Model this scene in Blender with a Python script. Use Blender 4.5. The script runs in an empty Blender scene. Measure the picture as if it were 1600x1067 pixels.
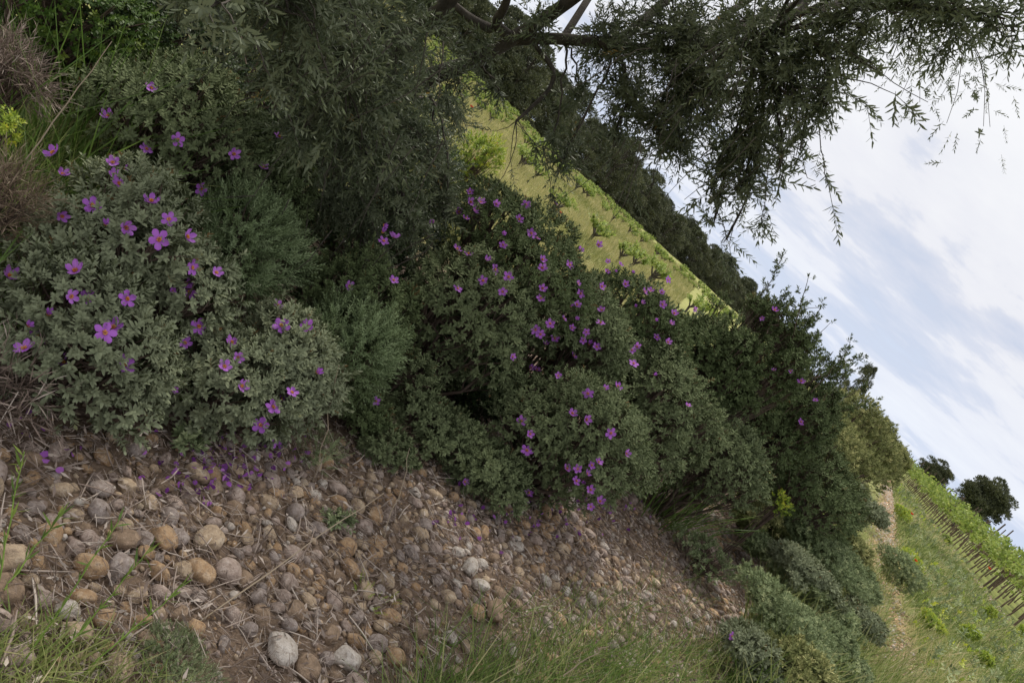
import bpy, math, numpy as np
from mathutils import Matrix, Vector
S = bpy.context.scene
COL = S.collection
rad = math.radians
# ---------------------------------------------------------------- camera
EYE = 1.6
FPX = 1244.4
PITCH, ROLL = rad(12.55), rad(42.7)
fw = np.array([0, math.cos(PITCH), -math.sin(PITCH)])
er = np.array([1.0, 0, 0]); eu = np.array([0, math.sin(PITCH), math.cos(PITCH)])
IR = math.cos(ROLL)*er + math.sin(ROLL)*eu
IU = -math.sin(ROLL)*er + math.cos(ROLL)*eu
EYEP = np.array([0, 0, EYE])
cam = bpy.data.cameras.new('camera'); co = bpy.data.objects.new('camera', cam); COL.objects.link(co)
cam.lens = 28.0; cam.sensor_width = 36.0; cam.clip_start = .05; cam.clip_end = 6000
M4 = Matrix(((IR[0], IU[0], -fw[0], 0), (IR[1], IU[1], -fw[1], 0), (IR[2], IU[2], -fw[2], EYE), (0, 0, 0, 1)))
co.matrix_world = M4
S.camera = co
# ---------------------------------------------------------------- light
SUN_EL, SUN_AZ = rad(57), rad(-22)          # azimuth from +Y towards +X
W = bpy.data.worlds.new("World"); S.world = W; W.use_nodes = True
sundir = Vector((math.sin(SUN_AZ)*math.cos(SUN_EL), math.cos(SUN_AZ)*math.cos(SUN_EL), math.sin(SUN_EL)))
sl = bpy.data.lights.new('sun', 'SUN'); sl.energy = 3.3; sl.angle = rad(4); sl.color = (1, .94, .84)
so = bpy.data.objects.new('sun', sl); COL.objects.link(so)
so.rotation_euler = (-sundir).to_track_quat('-Z', 'Y').to_euler()
vs = S.view_settings; vs.view_transform = 'Standard'; vs.look = 'None'; vs.exposure = 0.26; vs.gamma = 1.0; vs.use_curve_mapping = False

class NT:
    def __init__(s, nt): s.nt = nt; s.n = nt.nodes; s.l = nt.links
    def new(s, t, **k):
        n = s.n.new(t)
        for a, b in k.items(): setattr(n, a, b)
        return n
    def link(s, a, b): s.l.new(a, b)
    def ramp(s, fac, stops, interp='LINEAR'):
        r = s.new('ShaderNodeValToRGB'); e = r.color_ramp.elements; r.color_ramp.interpolation = interp
        while len(e) < len(stops): e.new(.5)
        for el, (p, c) in zip(e, stops):
            el.position = p; el.color = (c[0], c[1], c[2], 1)
        if fac is not None: s.link(fac, r.inputs[0])
        return r.outputs[0]
    def mix(s, fac, a, b, blend='MIX'):
        m = s.new('ShaderNodeMix', data_type='RGBA', blend_type=blend)
        for sock, v in ((m.inputs[0], fac), (m.inputs[6], a), (m.inputs[7], b)):
            if hasattr(v, 'links'): s.link(v, sock)
            elif isinstance(v, (int, float)): sock.default_value = v
            else: sock.default_value = (v[0], v[1], v[2], 1)
        return m.outputs[2]
    def math(s, op, a, b=None, c=None, clamp=False):
        m = s.new('ShaderNodeMath', operation=op, use_clamp=clamp)
        for i, v in enumerate((a, b, c)):
            if v is None: continue
            if hasattr(v, 'links'): s.link(v, m.inputs[i])
            else: m.inputs[i].default_value = v
        return m.outputs[0]
    def noise(s, vec, scale, detail=4, rough=.55, dist=0.0):
        n = s.new('ShaderNodeTexNoise'); n.inputs['Scale'].default_value = scale
        n.inputs['Detail'].default_value = detail; n.inputs['Roughness'].default_value = rough
        n.inputs['Distortion'].default_value = dist
        if vec is not None: s.link(vec, n.inputs['Vector'])
        return n.outputs['Fac']

def build_sky():
    w = NT(W.node_tree); w.n.clear()
    out = w.new('ShaderNodeOutputWorld'); bg = w.new('ShaderNodeBackground'); bg.inputs[1].default_value = .1
    sky = w.new('ShaderNodeTexSky', sky_type='NISHITA'); sky.sun_disc = False
    sky.sun_elevation = SUN_EL; sky.sun_rotation = SUN_AZ; sky.air_density = 1.2; sky.dust_density = 2.0
    tc = w.new('ShaderNodeTexCoord'); sep = w.new('ShaderNodeSeparateXYZ'); w.link(tc.outputs['Generated'], sep.inputs[0])
    z = w.math('ADD', w.math('MAXIMUM', sep.outputs[2], 0.0), .13)
    x = w.math('DIVIDE', sep.outputs[0], z); y = w.math('DIVIDE', sep.outputs[1], z)
    cb = w.new('ShaderNodeCombineXYZ'); w.link(w.math('MULTIPLY', x, .95), cb.inputs[0]); w.link(y, cb.inputs[1])
    n1 = w.noise(cb.outputs[0], .62, 12, .55, .45)
    mp = w.new('ShaderNodeMapping'); mp.inputs['Location'].default_value = (3.1, 1.7, 4.0)
    w.link(cb.outputs[0], mp.inputs[0])
    n2 = w.noise(mp.outputs[0], 2.6, 9, .6, .1)
    f = w.math('ADD', w.math('MULTIPLY', n1, .72), w.math('MULTIPLY', n2, .28))
    lift = w.math('MULTIPLY', sep.outputs[2], .40)
    f2 = w.math('ADD', w.math('SUBTRACT', f, .015), lift, clamp=True)
    cloud = w.ramp(f2, [(.34, (5.4, 6.1, 7.6)), (.45, (5.2, 5.7, 6.9)), (.51, (6.0, 6.3, 7.2)), (.54, (7.1, 7.2, 7.7)), (.63, (7.6, 7.7, 8.0)), (.85, (8.6, 8.6, 8.7))])
    hz = w.math('SUBTRACT', 1.0, w.math('MULTIPLY', sep.outputs[2], 6.0), clamp=True)
    cloud = w.mix(w.math('MULTIPLY', hz, .35), cloud, (6.0, 7.1, 9.0))
    cov = w.ramp(f2, [(.30, (.9,)*3), (.5, (1, 1, 1))])
    c = w.mix(cov, sky.outputs[0], cloud)
    w.link(c, bg.inputs[0]); w.link(bg.outputs[0], out.inputs[0])
build_sky()

# ---------------------------------------------------------------- helpers
rng = np.random.default_rng(7)
def ray(x, y):
    d = fw*FPX + IR*(x-800) + IU*(533.5-y); return d/np.linalg.norm(d[:2])
def gp(x, y, z=0.0):
    d = ray(x, y); return EYEP + d*((z-EYE)/d[2])
def at(x, y, D): return EYEP + ray(x, y)*D
def proj(P):
    v = np.atleast_2d(P)-EYEP; z = v@fw; zz = np.where(z > .05, z, .05)
    return 800+FPX*(v@IR)/zz, 533.5-FPX*(v@IU)/zz, z
UD = np.array([.394, .919]); VD = np.array([.919, -.394])
def st(x, y): return x*UD[0]+y*UD[1], x*VD[0]+y*VD[1]
def xy(s, t): return s*UD[0]+t*VD[0], s*UD[1]+t*VD[1]
def hsh(i, j, k=0):
    n = np.sin(i*127.1+j*311.7+k*74.7)*43758.5453
    return n-np.floor(n)
def vn(x, y, k=0):
    x = np.asarray(x, float); y = np.asarray(y, float)
    i = np.floor(x); j = np.floor(y); a = x-i; b = y-j; a = a*a*(3-2*a); b = b*b*(3-2*b)
    return (hsh(i, j, k)*(1-a)+hsh(i+1, j, k)*a)*(1-b)+(hsh(i, j+1, k)*(1-a)+hsh(i+1, j+1, k)*a)*b
def fbm(x, y, k=0, o=4):
    r = 0; a = .5
    for q in range(o): r = r+a*vn(x*2**q, y*2**q, k+q*9); a *= .5
    return r
def gz(x, y):
    s, t = st(x, y)
    near = np.exp(-(np.hypot(x, y)/12)**2)
    return (fbm(x*1.1, y*1.1, 3)-.47)*.10*near + (fbm(x*6, y*6, 5)-.47)*.03*near + (fbm(x*.12, y*.12, 8)-.47)*.25*(1-near)

def mkmesh(name, V, F, mats=None, smooth=False, rnd=None, uvs=None, matidx=None):
    m = bpy.data.meshes.new(name)
    V = np.asarray(V, np.float32); F = np.asarray(F, np.int32)
    k = F.shape[1]; n = len(F)
    m.vertices.add(len(V)); m.vertices.foreach_set('co', V.ravel())
    m.loops.add(n*k); m.loops.foreach_set('vertex_index', F.ravel())
    m.polygons.add(n); m.polygons.foreach_set('loop_start', np.arange(0, n*k, k, dtype=np.int32))
    try: m.polygons.foreach_set('loop_total', np.full(n, k, np.int32))
    except Exception: pass
    m.update(calc_edges=True)
    if smooth: m.polygons.foreach_set('use_smooth', np.ones(n, bool))
    for mt in (mats if isinstance(mats, (list, tuple)) else [mats]):
        if mt: m.materials.append(mt)
    if matidx is not None: m.polygons.foreach_set('material_index', np.asarray(matidx, np.int32))
    if rnd is not None:
        a = m.attributes.new('rnd', 'FLOAT', 'POINT'); a.data.foreach_set('value', np.asarray(rnd, np.float32))
    return m
def link(name, mesh, parent=None, loc=None):
    o = bpy.data.objects.new(name, mesh); COL.objects.link(o)
    if parent is not None: o.parent = parent
    if loc is not None: o.location = loc
    return o
def tag(o, label=None, cat=None, group=None, kind=None):
    if label: o['label'] = label
    if cat: o['category'] = cat
    if group: o['group'] = group
    if kind: o['kind'] = kind
    return o
def thing(name, label, cat, loc=(0, 0, 0), group=None):
    o = bpy.data.objects.new(name, None); COL.objects.link(o); o.location = loc; o.empty_display_size = .1
    return tag(o, label, cat, group)
def copy_thing(o, loc, rz=0, sc=1, label=None):
    c = o.copy(); COL.objects.link(c); c.location = loc; c.rotation_euler = (0, 0, rz); c.scale = (sc,)*3 if np.isscalar(sc) else sc
    if label: c['label'] = label
    for ch in list(o.children):
        d = ch.copy(); COL.objects.link(d); d.parent = c
    return c

def nrm(a): return a/np.maximum(np.linalg.norm(a, axis=-1, keepdims=True), 1e-9)
def frames(d, spin=None):
    """matrices whose third column is d"""
    d = nrm(np.asarray(d, float)); n = len(d)
    r = nrm(rng.normal(size=(n, 3))) if spin is None else spin
    x = nrm(np.cross(r, d)); y = np.cross(d, x)
    return np.stack([x, y, d], axis=2)
def inst(T, P, R, sc, rn=None):
    V, F, rv = T; n = len(P); k = len(V)
    sc = np.broadcast_to(np.asarray(sc, float).reshape(n, -1) if np.ndim(sc) else np.full((n, 1), sc), (n, 3)) if np.ndim(sc) < 2 else sc
    A = V[None]*sc[:, None, :]
    A = np.einsum('nij,nkj->nki', R, A)+P[:, None, :]
    G = F[None]+(np.arange(n)*k)[:, None, None]
    q = (rv[None]+(rn[:, None] if rn is not None else 0))
    return A.reshape(-1, 3), G.reshape(-1, F.shape[1]), np.broadcast_to(q, (n, k)).reshape(-1)
def cat(parts):
    if not parts: raise ValueError("empty geometry")
    V = []; F = []; R = []; o = 0
    for v, f, r in parts:
        V.append(v); F.append(f+o); R.append(r); o += len(v)
    return np.concatenate(V), np.concatenate(F), np.concatenate(R)
def tube(pts, radii, sides=6, r=.5, cap=True):
    pts = np.asarray(pts, float); n = len(pts)
    radii = np.broadcast_to(np.asarray(radii, float), (n,))
    tg = np.gradient(pts, axis=0); tg = nrm(tg)
    ref = np.array([.31, .52, .79]); V = []
    for i in range(n):
        x = np.cross(tg[i], ref); x /= max(np.linalg.norm(x), 1e-6); y = np.cross(tg[i], x)
        a = np.arange(sides)/sides*2*np.pi
        V.append(pts[i]+radii[i]*(np.cos(a)[:, None]*x+np.sin(a)[:, None]*y))
    V = np.concatenate(V); F = []
    for i in range(n-1):
        for j in range(sides):
            F.append([i*sides+j, i*sides+(j+1) % sides, (i+1)*sides+(j+1) % sides, (i+1)*sides+j])
    return V, np.array(F), np.full(len(V), r)
def bez(a, b, bend, n=7, wob=0.0):
    a = np.asarray(a, float); b = np.asarray(b, float); c = (a+b)/2+np.asarray(bend, float)
    t = np.linspace(0, 1, n)[:, None]
    p = (1-t)**2*a+2*t*(1-t)*c+t*t*b
    if wob: p[1:-1] += rng.normal(size=(n-2, 3))*wob
    return p
def bark_tube(pts, radii, sides=10, amp=.12, sub=5):
    """a knotty limb"""
    pts = np.asarray(pts, float); n = len(pts); t = np.linspace(0, n-1, (n-1)*sub+1)
    P = np.stack([np.interp(t, np.arange(n), pts[:, i]) for i in range(3)], 1)
    for _ in range(3): P[1:-1] = (P[:-2]+2*P[1:-1]+P[2:])/4
    Rr = np.interp(t, np.arange(n), radii)
    V, F, r = tube(P, Rr, sides)
    ax = np.repeat(P, sides, axis=0); d = V-ax
    i = np.tile(np.arange(sides), len(P)); j = np.repeat(np.arange(len(P)), sides)
    k = 1+amp*(fbm(i*.9+11, j*.22, 4, 3)-.45)*3
    ii = (i == sides-1) | (i == 0); k[ii] = 1
    return ax+d*k[:, None], F, r

# ---------------------------------------------------------------- materials
def leafmat(name, stops, back=None, transl=.22, rough=.55, spec=.3):
    m = bpy.data.materials.new(name); m.use_nodes = True; w = NT(m.node_tree); w.n.clear()
    out = w.new('ShaderNodeOutputMaterial'); at_ = w.new('ShaderNodeAttribute', attribute_name='rnd')
    c = w.ramp(at_.outputs['Fac'], stops)
    if back is not None:
        g = w.new('ShaderNodeNewGeometry'); c = w.mix(g.outputs['Backfacing'], c, back)
    b = w.new('ShaderNodeBsdfPrincipled'); b.inputs['Roughness'].default_value = rough
    b.inputs['Specular IOR Level'].default_value = spec
    w.link(c, b.inputs['Base Color'])
    t = w.new('ShaderNodeBsdfTranslucent'); w.link(c, t.inputs[0])
    mx = w.new('ShaderNodeMixShader'); mx.inputs[0].default_value = transl
    w.link(b.outputs[0], mx.inputs[1]); w.link(t.outputs[0], mx.inputs[2]); w.link(mx.outputs[0], out.inputs[0])
    return m
def noisemat(name, c1, c2, scale=8, rough=.85, bump=.3, c3=None, detail=6, dust=0):
    m = bpy.data.materials.new(name); m.use_nodes = True; w = NT(m.node_tree); b = w.n['Principled BSDF']
    b.inputs['Roughness'].default_value = rough; b.inputs['Specular IOR Level'].default_value = .25
    tc = w.new('ShaderNodeTexCoord'); oi = w.new('ShaderNodeObjectInfo')
    ad = w.new('ShaderNodeVectorMath', operation='ADD'); w.link(tc.outputs['Object'], ad.inputs[0]); w.link(oi.outputs['Random'], ad.inputs[1])
    f = w.noise(ad.outputs[0], scale, detail, .6, .3)
    st_ = [(.32, c1), (.68, c2)] if c3 is None else [(.30, c1), (.52, c2), (.70, c3)]
    c = w.ramp(f, st_)
    if dust:
        c = w.mix(w.ramp(w.noise(ad.outputs[0], scale*1.7, 7, .7), [(.50, (0,)*3), (.66, (dust,)*3)]), c, (.17, .125, .09))
        c = w.mix(w.ramp(w.noise(ad.outputs[0], scale*9, 3, .7), [(.56, (0,)*3), (.68, (.55,)*3)]), c, (.09, .07, .055))
    w.link(c, b.inputs['Base Color'])
    if bump:
        f2 = w.noise(ad.outputs[0], scale*4, 6, .65)
        bp = w.new('ShaderNodeBump'); bp.inputs['Strength'].default_value = bump; bp.inputs['Distance'].default_value = .01
        w.link(f2, bp.inputs['Height']); w.link(bp.outputs[0], b.inputs['Normal'])
    return m
def sc3(c, k): return tuple(x*k for x in c)
MAT = {}
MAT['cistus'] = leafmat('cistus_lit_leaf', [(.0, (.08, .092, .042)), (.35, (.15, .175, .09)), (.65, (.26, .29, .17)), (.90, (.44, .46, .30)), (.97, (.34, .34, .16)), (1, (.30, .19, .09))], back=(.21, .235, .145), rough=.8, spec=.08, transl=.12)  # lit copy of the rockrose leaf: light on the near left bushes put into its colour
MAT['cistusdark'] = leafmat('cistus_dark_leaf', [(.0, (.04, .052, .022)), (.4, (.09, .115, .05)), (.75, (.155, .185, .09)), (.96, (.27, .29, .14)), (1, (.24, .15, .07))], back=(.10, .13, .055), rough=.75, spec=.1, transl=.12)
MAT['cistusdim'] = leafmat('cistus_dim_leaf', [(.0, (.055, .07, .03)), (.35, (.105, .135, .062)), (.65, (.18, .215, .11)), (.90, (.32, .355, .20)), (.97, (.32, .32, .15)), (1, (.28, .18, .09))], back=(.15, .18, .09), rough=.8, spec=.08, transl=.12)  # same leaf with less light put into its colour, for the middle hedge
MAT['feather'] = leafmat('feathery_leaf', [(.0, (.10, .135, .055)), (.5, (.19, .25, .125)), (1, (.31, .38, .21))], rough=.8, spec=.1)
MAT['olive'] = leafmat('olive_leaf', [(.0, (.045, .055, .032)), (.45, (.095, .12, .06)), (.85, (.19, .22, .12)), (.985, (.22, .22, .11)), (1, (.25, .17, .05))], back=(.125, .145, .085), rough=.5, spec=.25, transl=.22)
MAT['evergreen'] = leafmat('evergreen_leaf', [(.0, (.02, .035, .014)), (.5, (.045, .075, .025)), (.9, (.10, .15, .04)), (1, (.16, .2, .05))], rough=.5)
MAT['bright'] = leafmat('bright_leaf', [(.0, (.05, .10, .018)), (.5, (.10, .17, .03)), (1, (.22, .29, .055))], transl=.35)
MAT['lime'] = leafmat('lime_leaf', [(.0, (.16, .24, .03)), (.5, (.32, .42, .05)), (1, (.55, .55, .06))], transl=.35)
MAT['sage'] = leafmat('sage_leaf', [(.0, (.10, .13, .055)), (.5, (.22, .27, .14)), (1, (.42, .46, .25))], rough=.8, spec=.1)
MAT['farshrub'] = leafmat('far_shrub_leaf', [(.0, (.09, .105, .035)), (.5, (.21, .225, .09)), (1, (.42, .40, .18))], rough=.8, spec=.1)
MAT['dry'] = leafmat('dry_twig', [(.0, (.10, .072, .055)), (.5, (.25, .19, .155)), (1, (.50, .43, .37))], transl=.05, rough=.9)
MAT['drytan'] = leafmat('dry_leaf', [(.0, (.13, .09, .06)), (.5, (.22, .165, .115)), (1, (.38, .31, .22))], transl=.05, rough=.9)
MAT['pine'] = leafmat('pine_needles', [(.0, (.04, .048, .024)), (.5, (.08, .092, .048)), (1, (.17, .175, .09))], transl=.1)
MAT['vine'] = leafmat('vine_leaf', [(.0, (.12, .17, .035)), (.5, (.25, .34, .07)), (1, (.46, .50, .14))], transl=.4)
MAT['grass'] = leafmat('grass_blade', [(.0, (.06, .12, .02)), (.5, (.12, .20, .04)), (.85, (.22, .28, .08)), (1, (.42, .36, .18))], transl=.3, rough=.5)
MAT['meadow'] = leafmat('meadow_blade', [(.0, (.09, .13, .03)), (.35, (.20, .26, .07)), (.65, (.35, .37, .14)), (1, (.60, .50, .30))], transl=.35, rough=.6)
MAT['fieldgrass'] = leafmat('field_blade', [(.0, (.15, .175, .045)), (.5, (.29, .28, .11)), (1, (.52, .45, .23))], transl=.35, rough=.6)
MAT['bark'] = noisemat('bark', (.035, .03, .025), (.10, .085, .07), 14, .95, .9)
MAT['stem'] = noisemat('woody_stem', (.06, .042, .032), (.15, .11, .085), 20, .95, .3)
MAT['greenstem'] = noisemat('green_stem', (.12, .20, .03), (.22, .32, .06), 20, .6, 0)
MAT['post'] = noisemat('weathered_wood', (.07, .05, .04), (.16, .12, .09), 12, .9, .4)
MAT['wire'] = noisemat('steel_wire', (.2, .2, .2), (.3, .3, .3), 5, .4, 0)
MAT['petal'] = leafmat('purple_petal', [(.0, (.31, .085, .42)), (.5, (.44, .15, .60)), (1, (.62, .30, .74))], transl=.3, rough=.6, spec=.15)
MAT['petalold'] = leafmat('fallen_petal', [(.0, (.14, .04, .20)), (.5, (.25, .07, .34)), (1, (.40, .17, .46))], transl=.2, rough=.7, spec=.1)
MAT['stamen'] = leafmat('orange_stamen', [(.0, (.55, .20, .04)), (.5, (.75, .34, .06)), (1, (.85, .5, .1))], transl=.1)
MAT['poppy'] = leafmat('poppy_petal', [(.0, (.55, .03, .01)), (1, (.8, .08, .03))], transl=.3)
MAT['yellow'] = leafmat('yellow_bloom', [(.0, (.45, .45, .02)), (.5, (.65, .62, .03)), (1, (.8, .75, .05))], transl=.3)
STC = {
 'ochre': ((.32, .19, .10), (.46, .31, .18), (.56, .43, .31)),
 'tan': ((.34, .25, .165), (.50, .38, .26), (.60, .50, .38)),
 'pinkish-grey': ((.27, .20, .165), (.42, .33, .28), (.52, .44, .39)),
 'pale': ((.42, .36, .30), (.58, .52, .46), (.68, .63, .57)),
 'brown': ((.19, .13, .085), (.31, .22, .15), (.42, .31, .22)),
 'grey': ((.24, .19, .165), (.36, .30, .27), (.48, .42, .38))}
for k_, (a_, b_, c_) in STC.items():
    MAT['stone_'+k_] = noisemat('stone_'+k_.replace('-', '_'), sc3(a_, .85), sc3(b_, .85), 2.0, .9, .6, sc3(c_, .85), dust=.75)

# ---------------------------------------------------------------- templates
def leaf_hi(w=.42, fold=.12, bend=.18, rows=((0, .12), (.33, .92), (.68, .85), (1, .06))):
    V = []; F = []
    for z, k in rows:
        y = -bend*z*z
        for c in (-1, 0, 1): V.append((c*w*k*.5, y+abs(c)*fold*w*k, z))
    for i in range(len(rows)-1):
        for j in (0, 1): a = i*3+j; F.append((a, a+1, a+4, a+3))
    V = np.array(V); return V, np.array(F), np.zeros(len(V))
def leaf_lo(w=.42, bend=.15):
    V = np.array([(-.06*w, 0, 0), (.06*w, 0, 0), (-.5*w, -bend*.2, .45), (.5*w, -bend*.2, .45), (-.05*w, -bend, 1), (.05*w, -bend, 1)])
    return V, np.array([(0, 1, 3, 2), (2, 3, 5, 4)]), np.zeros(6)
def shoot(leaf, n_pairs, length, lsize, ang0, ang1, whorl=2, stem_r=.02, jit=.15, up=None, seed=0, tip=True):
    """leaves in opposite pairs along a unit-ish shoot pointing +Z"""
    r = np.random.default_rng(seed); P = []; D = []; SC = []; N = []
    for i in range(n_pairs):
        f = (i+.5)/n_pairs; a = ang0+(ang1-ang0)*f; base = i*np.pi/2+r.uniform(-.3, .3)
        for q in range(whorl):
            th = base+q*2*np.pi/whorl+r.uniform(-jit, jit)*2; aa = a+r.uniform(-jit, jit)
            d = np.array([math.sin(aa)*math.cos(th), math.sin(aa)*math.sin(th), math.cos(aa)])
            P.append((0, 0, f*length)); D.append(d)
            SC.append(lsize*(1-.35*f)*r.uniform(.8, 1.15)); N.append((0, 0, 1))
    P = np.array(P); D = np.array(D); N = np.array(N, float)
    # leaf normal (local +Y) should face the shoot tip: x = cross(N, D)
    x = nrm(np.cross(N, D)); y = np.cross(D, x); y *= 1
    R = np.stack([x, y, D], 2)
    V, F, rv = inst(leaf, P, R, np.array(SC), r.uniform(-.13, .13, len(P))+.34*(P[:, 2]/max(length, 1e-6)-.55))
    sv, sf, sr = tube([(0, 0, -.1*length), (0, 0, length*.95)], [stem_r, stem_r*.5], 3, 0)
    return cat([(V, F, rv), (sv, sf, sr-.3)])
LH = leaf_hi(); LL = leaf_lo()
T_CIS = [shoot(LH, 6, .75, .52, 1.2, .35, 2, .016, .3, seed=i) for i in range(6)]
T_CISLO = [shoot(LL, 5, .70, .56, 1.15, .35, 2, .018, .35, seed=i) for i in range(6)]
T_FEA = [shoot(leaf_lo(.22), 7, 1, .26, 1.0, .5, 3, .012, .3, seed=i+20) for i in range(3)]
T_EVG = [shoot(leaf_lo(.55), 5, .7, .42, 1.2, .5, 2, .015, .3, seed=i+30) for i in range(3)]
OL = leaf_hi(.235, .08, .12, ((0, .18), (.3, .95), (.7, .9), (1, .15)))
T_OLI = [shoot(OL, 8, 1, .28, 1.0, .45, 2, .008, .3, seed=i+40) for i in range(5)]
T_OLLO = [shoot(leaf_lo(.22), 8, 1, .30, 1.0, .45, 2, .008, .3, seed=i+50) for i in range(4)]
T_TWIG = [shoot(leaf_lo(.06), 6, 1, .5, .8, .3, 1, .012, .3, seed=i+60) for i in range(3)]
T_VINE = [shoot(leaf_hi(1.0, .1, .2, ((0, .35), (.4, 1), (1, .3))), 3, .8, .55, 1.3, .7, 2, .015, .3, seed=i+70) for i in range(3)]

def scatter(Ts, P, D, sc, rn):
    """instances of the template list"""
    out = []; k = rng.integers(0, len(Ts), len(P)); R = frames(D)
    for i, T in enumerate(Ts):
        s = k == i
        if s.any(): out.append(inst(T, P[s], R[s], sc[s], rn[s]))
    return cat(out)

BUSHPTS = {}
def bush_geo(c, rx, rz, n_lobes, n_shoots, size, Ts, up=.5, skirt=True, shell=(.6, 1.05), ground=0.0, ry=None, fill=.2, lob=(.32, .5), flip=.55, spikes=0, jit=.22):
    """lumpy crown of shoots round several lobes; returns foliage and stem geometry"""
    ry = ry or rx
    c = np.asarray(c, float); A = np.array([rx, ry, rz])
    d = nrm(rng.normal(size=(n_lobes, 3))); d[:, 2] = np.where(rng.random(n_lobes) < .6, np.abs(d[:, 2]), d[:, 2])
    rl = rng.uniform(lob[0], lob[1], n_lobes)
    L = c+d*A*(1-rl)[:, None]*(rng.uniform(.72, 1.08, n_lobes)*np.where(rng.random(n_lobes) < .15, 1.22, 1))[:, None]
    Rl = rl[:, None]*A
    m = n_shoots*4; k = rng.choice(n_lobes, m, p=(rl**2)/np.sum(rl**2))
    dd = nrm(rng.normal(size=(m, 3))); dd[:, 2] = np.where((dd[:, 2] < -.2) & (rng.random(m) < flip), -dd[:, 2], dd[:, 2])
    q = rng.uniform(shell[0], shell[1], m)**.6; q = q+(rng.random(m) < .12)*rng.uniform(0, .35, m)
    P = L[k]+dd*Rl[k]*q[:, None]
    dm = np.full(m, 9.0)
    for i in range(n_lobes):
        di = np.linalg.norm((P-L[i])/Rl[i], axis=1); dm = np.where(k == i, dm, np.minimum(dm, di))
    keep = (dm > .78) | (rng.random(m) < fill*.5)
    keep &= P[:, 2] > ground+.02
    P = P[keep][:n_shoots]; dd = dd[keep][:n_shoots]; kk = k[keep][:n_shoots]
    D = nrm(dd+nrm(P-c)*.6+np.array([0, 0, up])+rng.normal(size=P.shape)*jit)
    s = size*rng.uniform(.75, 1.25, len(P))
    lobev = rng.uniform(-.17, .17, n_lobes)
    rn = np.clip(.42+lobev[kk]+rng.normal(size=len(P))*.16, .05, .85); rn = np.where(rng.random(len(P)) < .035, 1.3, rn)
    stems = []
    for _ in range(spikes):
        a = c+nrm(rng.normal(size=(1, 3)))[0]*A*.5; a[2] = c[2]+rz*rng.uniform(.2, .7)
        b = a+np.array([rng.normal()*.30, rng.normal()*.30, rng.uniform(.45, 1.0)])*rz
        f = bez(a, b, rng.normal(size=3)*.05*rz, 8, .01*rz); stems.append(tube(f, np.linspace(.006, .002, 8), 4))
        m_ = int(rng.integers(8, 34)); u = rng.uniform(2.2, 7, m_); q_ = np.stack([np.interp(u, np.arange(8), f[:, w_]) for w_ in range(3)], 1)
        P = np.concatenate([P, q_+rng.normal(size=q_.shape)*.018*size/.06]); D = np.concatenate([D, nrm(rng.normal(size=q_.shape)*.6+nrm((b-a)[None]))]); s = np.concatenate([s, size*rng.uniform(.7, 1.1, m_)])
        rn = np.concatenate([rn, np.clip(rng.normal(.45, .15, m_), 0, .85)]); kk = np.concatenate([kk, np.full(m_, -1)])
    geo = scatter(Ts, P, D, s, rn)
    base = np.array([c[0], c[1], ground])
    for i in range(n_lobes):
        b = base+np.append(rng.normal(size=2)*rx*.12, -.03)
        pts = bez(b, L[i], (L[i]-b)*np.array([.25, .25, -.1]), 6, rx*.025)
        r0 = max(.006, rx*.028)
        stems.append(tube(pts, np.linspace(r0, r0*.45, 6), 5))
        js = np.where(kk == i)[0]
        for j in js[:: max(1, len(js)//7)]:
            p2 = bez(pts[3] if rng.random() < .5 else pts[4], P[j], rng.normal(size=3)*rx*.06, 4, rx*.012)
            stems.append(tube(p2, np.linspace(r0*.42, r0*.16, 4), 4))
    return geo, cat(stems), P
def bush(name, label, cat_, px, py, D, rx, rz, n_lobes, n_shoots, size, Ts, mat, stem='stem', group=None, stems=True, **k):
    c = at(px, py, D)
    g = float(gz(c[0], c[1])); k.setdefault('ground', g)
    c[2] = max(c[2], g+rz*.6)
    geo, sg, P = bush_geo(c, rx, rz, n_lobes, n_shoots, size, Ts, **k)
    b0 = np.array([c[0], c[1], g])
    t = thing(name, label, cat_, b0, group)
    link('foliage', mkmesh('foliage', geo[0]-b0, geo[1], MAT[mat], rnd=np.clip(geo[2], 0, 1)), t)
    if stems: link('stem', mkmesh('stem', sg[0]-b0, sg[1], MAT[stem], smooth=True), t)
    BUSHPTS[t.name] = (t, P, b0)
    return t
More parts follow.
